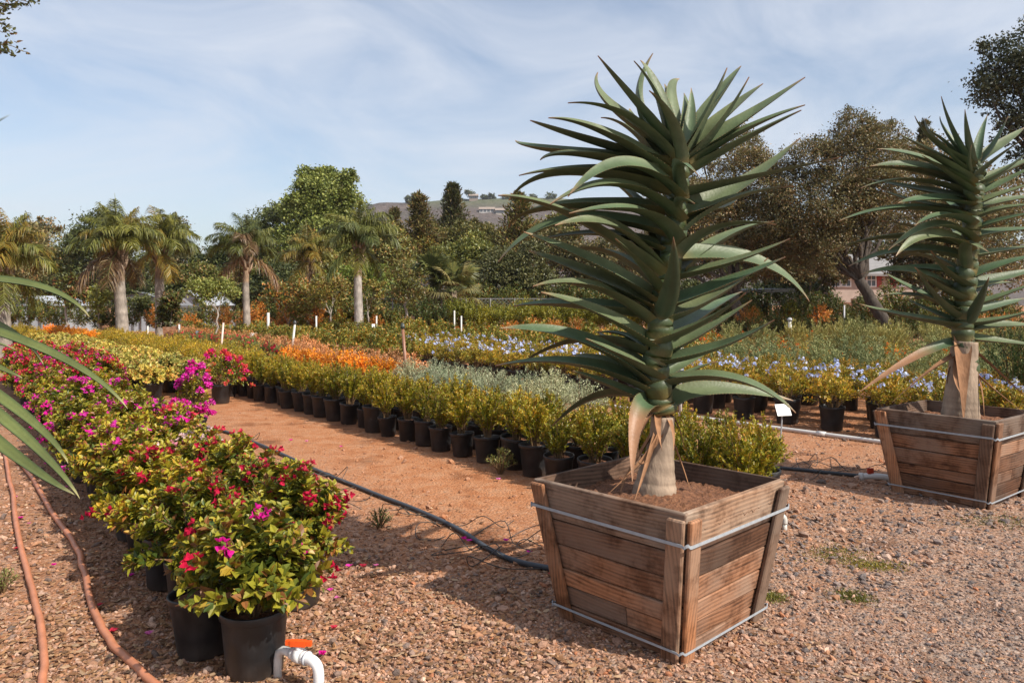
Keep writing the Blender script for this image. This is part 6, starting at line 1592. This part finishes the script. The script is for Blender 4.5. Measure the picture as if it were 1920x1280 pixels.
def valve(loc, rz, handle_c, label, s=1.0, riser=True):
    o = empty('pipe_valve', loc, rz, s); tag(o, label, 'valve')
    W_ = (0.74, 0.74, 0.73)
    # body along -x..x, elbow turning down at +x
    add('valve_body', Geo().tube([(-.075, 0, .16), (-.045, 0, .16)], .030, 14, W_).tube([(-.045, 0, .16), (.0, 0, .16)], .038, 14, W_).tube([(.0, 0, .16), (.03, 0, .158)], .031, 14, W_).mesh('valve_body', M['pvc'], True), o)
    add('collar', Geo().tube([(.028, 0, .158), (.040, 0, .157)], .036, 14, (0.55, 0.58, 0.62)).mesh('collar', M['pvc'], True), o)
    add('valve_stem', Geo().tube([(-.022, 0, .18), (-.022, 0, .215)], .020, 12, W_).mesh('valve_stem', M['pvc'], True), o)
    g = Geo().box((-.062, -.014, .213), (.018, .014, .243), handle_c).box((-.088, -.010, .217), (-.062, .010, .241), handle_c).box((.018, -.010, .217), (.05, .010, .241), handle_c)
    add('handle', g.mesh('handle', M['plain']), o, rot=(0, 0, .42))
    e = smooth([(.036, 0, .157), (.075, 0, .154), (.105, 0, .135), (.115, 0, .10), (.117, 0, .05)], 16)
    add('elbow', Geo().tube(e, .028, 14, W_).mesh('elbow', M['pvc'], True), o)
    add('drop_pipe', Geo().tube([(.117, 0, .055), (.118, 0, -.03)], .022, 12, (0.62, 0.60, 0.58)).mesh('drop_pipe', M['pvc'], True), o)
    add('supply_pipe', Geo().tube([(-.07, 0, .16), (-.14, 0, .16), (-.17, 0, .14), (-.18, 0, .1), (-.18, 0, -.03)], .022, 12, (0.62, 0.60, 0.58)).mesh('supply_pipe', M['pvc'], True), o)
ORG = (0.80, 0.10, 0.012)
valve((-.871, 3.10, 0), math.radians(-30), ORG, 'white pipe valve with an orange handle beside the front bougainvillea pot', .80)
vp = ground_px(1640, 905)
o2 = empty('pipe_elbow', (vp[0], vp[1], 0), 0); tag(o2, 'white pipe elbow with a red tap on the hose by the second aloe box', 'valve')
add('elbow', Geo().tube(smooth([(-.10, .05, .045), (-.02, .03, .055), (.06, .0, .055), (.12, -.03, .045), (.15, -.06, .0), (.155, -.07, -.03)], 20), .027, 12, (0.68, 0.66, 0.63)).mesh('elbow', M['pvc'], True), o2)
add('collar', Geo().tube([(-.11, .052, .044), (-.08, .046, .047)], .034, 12, (0.6, 0.58, 0.56)).mesh('collar', M['pvc'], True), o2)
add('tap', Geo().box((-.05, .015, .075), (.0, .04, .125), (0.45, 0.05, 0.02)).mesh('tap', M['plain']), o2)
vp = ground_px(1470, 992)
o3 = empty('pipe_elbow', (vp[0], vp[1], 0)); tag(o3, 'small white pipe elbow poking up beside the main aloe box', 'pipe')
add('elbow', Geo().tube(smooth([(-.14, .06, .06), (-.06, .02, .095), (-.02, 0, .095), (.0, 0, .075), (.003, 0, .04)], 16), .022, 12, WHT).mesh('elbow', M['pvc'], True), o3)
add('drop_pipe', Geo().tube([(.003, 0, .045), (.004, 0, -.03)], .018, 12, WHT).mesh('drop_pipe', M['pvc'], True), o3)

# ------------------------------------------------------------------ the strap-leaved plant at the left edge
def strap_plant():
    base = np.array((-1.86, 1.95, 0.0))
    root = empty('yucca_plant', base); tag(root, 'strap-leaved green plant reaching in from the left edge', 'yucca')
    head = np.array((-1.80, 1.95, 1.62))
    add('trunk', Geo().tube([(0, 0, -.05), (.02, 0, .8), head - base], (.075, .065, .06), 12, (0.30, 0.24, 0.18)).mesh('trunk', M['bark'], True), root)
    GL = np.array((0.105, 0.125, 0.036)); GD = np.array((0.060, 0.082, 0.028)); YT = np.array((0.40, 0.34, 0.16))
    def blade(B, Mm, Tt, W, k=0.0, sgn=1):
        pts = bez(np.asarray(B), np.asarray(Mm), np.asarray(Tt), 24); n = len(pts); t = np.linspace(0, 1, n)
        T = unit(np.gradient(pts, axis=0)); S = unit(np.cross(T, unit(np.array((0.15, -0.75, 0.65))))); a = k * .6
        N = np.cross(S, T); S, N = S * math.cos(a) + N * math.sin(a), N * math.cos(a) - S * math.sin(a)
        w = .52 * W * np.minimum(1, .55 + t * 1.6) * np.clip((1 - t) * 2.2, 0, 1) ** .8
        rows, cols = [], []
        for i in range(n):
            for s in (-1, -.5, 0, .5, 1):
                rows.append(pts[i] + S[i] * w[i] * .5 * s + N[i] * w[i] * .16 * s * s)
                c = GL if abs(s) < .8 else GD; f = max(0, (t[i] - .9) / .1); cols.append(c * (1 - f) + YT * f if s else (GL * .85) * (1 - f) + YT * f)
        i, j = np.meshgrid(np.arange(n - 1), np.arange(4), indexing='ij')
        q = np.stack([i * 5 + j, i * 5 + j + 1, (i + 1) * 5 + j + 1, (i + 1) * 5 + j], -1).reshape(-1, 4)
        r = np.array(rows); lo = r - np.repeat(N, 5, 0) * .0025
        g = Geo(); g.put(np.vstack([r, lo]), np.vstack([q, q[:, ::-1] + len(r)]), None, np.vstack([cols, np.array(cols) * .9]))
        add('leaf_blade', g.mesh('leaf_blade', M['aloe'], True), root, -base)
    # blades seen in the picture: mid and tip pixels with their depth
    for (m, tp, Y, W, k) in [((20, 540), (168, 594), 1.9, .058, .5), ((60, 660), (240, 766), 1.85, .055, .5), ((-30, 610), (82, 684), 2.0, .050, .9),
                              ((10, 770), (128, 868), 1.8, .056, .4), ((0, 800), (150, 934), 1.7, .060, .6), ((-10, 790), (96, 862), 2.05, .05, .2), ((-20, 850), (140, 926), 1.62, .062, .3),
                              ((-60, 690), (42, 708), 1.9, .045, .3), ((-80, 330), (19, 214), 1.95, .035, .3), ((-90, 640), (30, 655), 2.1, .04, .7)]:
        Tt = at(tp[0], tp[1], Y); Mm = at(m[0], m[1], (Y + 1.95) / 2 + .02)
        mid = (head + Tt) / 2
        blade(head, Mm * .55 + (mid + np.array((0, 0, .10))) * .45 if m[1] < 400 else Mm * .8 + mid * .2 + np.array((0, 0, .03)), Tt, W, k)
    rng = np.random.default_rng(4)
    for i in range(26):
        az = rng.uniform(.75, 5.4); el = rng.uniform(-.3, 1.2); L = rng.uniform(.6, .85)
        h = np.array((math.cos(az), math.sin(az), 0))
        Tt = head + h * L * math.cos(el) + np.array((0, 0, L * math.sin(el) - .12)); Mm = (head + Tt) / 2 + np.array((0, 0, .12))
        if Tt[1] > .5 and px_of(Tt)[0] > -30: continue
        blade(head, Mm, Tt, .055, rng.uniform(-.5, .5))
strap_plant()

# overhanging tree whose twigs show in the top left corner
def overhang():
    base = np.array((-6.9, 6.6, 0)); rng = np.random.default_rng(15)
    root = empty('overhanging_tree', base); tag(root, 'tree whose leafy twigs hang into the top left corner', 'tree')
    g = Geo()
    fork = np.array((.2, 0, 3.0)); limb(g, (0, 0, -.1), fork, .16, .12, rng, (0.2, 0.16, 0.13), 12, .02)
    P, D, N, C = [], [], [], []
    twigs = []
    Y = 6.0
    spots = [((-60, 20), (50, 8)), ((-60, 30), (70, 4)), ((-40, 40), (38, 14)), ((-60, 60), (20, 62)), ((-60, 70), (10, 40)), ((-60, 90), (30, 104)), ((-60, 85), (52, 98)), ((-60, 80), (14, 88)), ((-60, 10), (10, 12)), ((-60, 0), (30, -20))]
    hub = at(-330, -120, Y) - base
    limb(g, fork, hub, .08, .04, rng, (0.2, 0.16, 0.13), 8)
    for a, b in spots:
        A = at(a[0], a[1], Y + rng.uniform(-.2, .2)) - base; B = at(b[0], b[1], Y + rng.uniform(-.2, .2)) - base
        limb(g, hub, A, .02, .008, rng, (0.16, 0.13, 0.1), 5, .05); twigs.append(limb(g, A, B, .007, .002, rng, (0.16, 0.13, 0.1), 4, .05))
    for k in range(46):
        c = hub + rng.normal(0, 1, 3) * np.array((1.0, .9, .8)) + np.array((-1.2, .2, .9))
        A = fork + (c - fork) * .55
        twigs.append(limb(g, A, c, .03, .004, rng, (0.18, 0.14, 0.11), 4, .05))
    for tw in twigs:
        for _ in range(34):
            f = .35 + .65 * rng.random(); i = min(int(f * 8), 7); p = tw[i] + (tw[i + 1] - tw[i]) * rng.random()
            P.append(p + rng.normal(0, .02, 3)); D.append(rnd_dir(rng, 1)[0] + np.array((0, 0, .2))); N.append(rng.normal(0, 1, 3)); C.append(np.array(((0.05, 0.062, 0.02), (0.075, 0.075, 0.028), (0.12, 0.075, 0.04))[rng.choice(3, p=(.55, .35, .1))]))
    add('trunk', g.mesh('trunk', M['bark'], True), root)
    o = add('crown', leaves_mesh('crown', np.array(P), np.array(D), np.array(N), rng.uniform(.03, .055, len(P)), .022, np.array(C), M['leaf'], 'ovate'), root); o['kind'] = 'stuff'
overhang()

# ------------------------------------------------------------------ fallen bracts, weeds, far boxes
rngp = np.random.default_rng(41)
PET = []
for i, c in enumerate((MAG2, MAG, CRIM2, (0.70, 0.18, 0.45))):
    d = np.array([(math.cos(a), math.sin(a), .55) for a in (0.2, 2.3, 4.4, 1.2)])
    PET.append(leaves_mesh('bract', np.zeros((4, 3)) + np.array((0, 0, .004)), d, np.array([(0, 0, 1.0)] * 4) + rngp.normal(0, .3, (4, 3)), .030, .026, np.array([c] * 4), M['petal'], 'ovate', .25))
def bract(x, y, s=1.0):
    p = ground_px(x, y, .012)
    tag(add('fallen_bract', PET[rngp.integers(4)], None, p, (0, 0, rngp.uniform(0, 6)), s), 'pink bougainvillea bract fallen on the bare ground', 'petal', 'fallen bougainvillea bracts')
for (x, y) in [(90, 903), (170, 913), (124, 914), (157, 904), (38, 972), (54, 982), (30, 932), (30, 1029), (212, 1184), (280, 1190), (186, 1136), (200, 860), (245, 1080), (603, 1227), (556, 886), (575, 828), (545, 826), (640, 838), (540, 868), (655, 1063), (680, 1063), (705, 1061), (620, 1108), (632, 1122), (880, 1015), (950, 1015), (992, 1036), (625, 1178), (1032, 1076), (870, 1012), (935, 900), (85, 870), (140, 886), (100, 1060)]: bract(x, y, rngp.uniform(.6, 1.05))
WEED = shrubs(520, 2, ns=22, per=14, H=.20, R=.13, z0=0, L=.03, W=.010, pal=((0.12, 0.15, 0.05), (0.17, 0.19, 0.07)), w=(.6, .4), shape='diamond', base_r=.02)
def weed(x, y, s, label, cat='weed'):
    o = empty('weed_tuft', ground_px(x, y), rngp.uniform(0, 6), s); tag(o, label, cat)
    add('foliage', WEED[0][0], o)['kind'] = 'stuff'; add('stems', WEED[0][1], o)
weed(938, 888, 1.25, 'grey-green weed sprouting between two boxwood pots')
weed(712, 992, .8, 'low green weed by the drip hose near the bougainvilleas')
weed(6, 1110, .7, 'small weed at the left edge of the gravel')
def tuft(x, y, label, n=60, L=.28, c=((0.30, 0.27, 0.08), (0.20, 0.22, 0.06))):
    rng = np.random.default_rng(x)
    az = rng.uniform(0, 6.28, n); D = np.stack([np.cos(az) * .45, np.sin(az) * .45, np.ones(n)], -1) + rng.normal(0, .2, (n, 3))
    me = leaves_mesh('blades', rng.normal(0, .025, (n, 3)) * np.array((1, 1, 0)), D, rng.normal(0, 1, (n, 3)), L * rng.uniform(.5, 1.1, n), .007, np.asarray(c)[rng.integers(0, 2, n)], M['leaf'], 'strap')
    o = add('grass_tuft', me, None, ground_px(x, y)); tag(o, label, 'grass')
tuft(1135, 768, 'dry grass tuft beside the white pipe left of the main aloe')
tuft(1120, 775, 'thin grass tuft in front of the white pipe', 40, .2)
# low moss-like weeds in the gravel on the right
def moss(x, y, w, d, seed, label):
    rng = np.random.default_rng(seed); c = ground_px(x, y); n = 900
    P = np.stack([rng.normal(0, w, n), rng.normal(0, d, n), rng.uniform(0, .006, n)], -1)
    D = rng.normal(0, .7, (n, 3)) + np.array((0, 0, .8))
    me = leaves_mesh('moss', P, D, rng.normal(0, 1, (n, 3)) + np.array((0, 0, 1)), rng.uniform(.008, .02, n), .006, np.asarray(((0.15, 0.15, 0.03), (0.20, 0.17, 0.04), (0.10, 0.12, 0.03)))[rng.integers(0, 3, n)], M['leaf'], 'diamond')
    o = add('ground_weeds', me, None, c); tag(o, label, 'weeds', kind='stuff')
moss(1570, 1040, .10, .09, 1, 'thin yellow-green weeds in the gravel right of the main box')
moss(1890, 978, .22, .10, 2, 'mat of low green weeds in front of the second aloe box')
moss(1600, 1120, .05, .05, 3, 'small dot of green weeds in the open gravel')
moss(1440, 1120, .05, .04, 4, 'sprig of weeds at the foot of the main box')
moss(1640, 1062, .09, .05, 5, 'strip of low weeds in the gravel between the two boxes')
def crate(px, yt, yb, wpx, Y, label, c='wood'):
    t = at(px, yt, Y); b = at(px, yb, Y); w = wpx / F_PX * Y / 2; h = t[2]; zb = max(0.0, h - .75)
    o = empty('far_planter_box', (t[0], Y, 0), .2); tag(o, label, 'planter')
    for f in range(4):
        R = Matrix.Rotation(f * math.pi / 2, 4, 'Z').to_euler()
        for k in range(3):
            z0, z1 = h * k / 3 + .004, h * (k + 1) / 3 - .004; a0 = w * (.82 + .18 * k / 3); a1 = w * (.82 + .18 * (k + 1) / 3)
            vs = [(-a0, -a0, z0), (a0, -a0, z0), (a1, -a1, z1), (-a1, -a1, z1), (-a0 + .02, -a0 + .03, z0), (a0 - .02, -a0 + .03, z0), (a1 - .02, -a1 + .03, z1), (-a1 + .02, -a1 + .03, z1)]
            add('plank', mesh_np('plank', vs, np.array(CUBE_Q), M[c]), o, None, R)
    add('soil', mesh_np('soil', [(-w * .9, -w * .9, h - .08), (w * .9, -w * .9, h - .08), (w * .9, w * .9, h - .08), (-w * .9, w * .9, h - .08)], np.array([[0, 1, 2, 3]]), M['soil']), o)
crate(762, 593, 604, 30, 27, 'small far wooden box holding the slim young tree', 'wood_rim')
crate(322, 612, 628, 26, 25, 'small far wooden box below the glossy magnolia')
crate(418, 616, 628, 20, 25, 'small far wooden box left of the thin-trunked palm')
crate(128, 624, 640, 30, 27, 'reddish far wooden box left of the stout palm')
crate(600, 598, 606, 30, 32, 'low far wooden box at the foot of the golden palm')
print('plants', COUNT, 'objects', len(bpy.data.objects))
print('tris', sum(len(m.loops) - 2 * len(m.polygons) for m in bpy.data.meshes))

# ------------------------------------------------------------------ thin summer haze between here and the hill
def haze():
    m = bpy.data.materials.new('haze'); m.use_nodes = True
    n, l = m.node_tree.nodes, m.node_tree.links
    n.remove(n['Principled BSDF'])
    v = n.new('ShaderNodeVolumePrincipled')
    v.inputs['Color'].default_value = (0.86, 0.90, 0.97, 1)
    v.inputs['Density'].default_value = 0.00022
    v.inputs['Anisotropy'].default_value = 0.25
    l.new(v.outputs['Volume'], n['Material Output'].inputs['Volume'])
    o = add('haze', Geo().box((-3100, -300, -1.0), (3100, 3200, 110.0)).mesh('haze', m))
    tag(o, 'thin pale summer haze filling the air towards the hill', 'haze', kind='stuff')
haze()
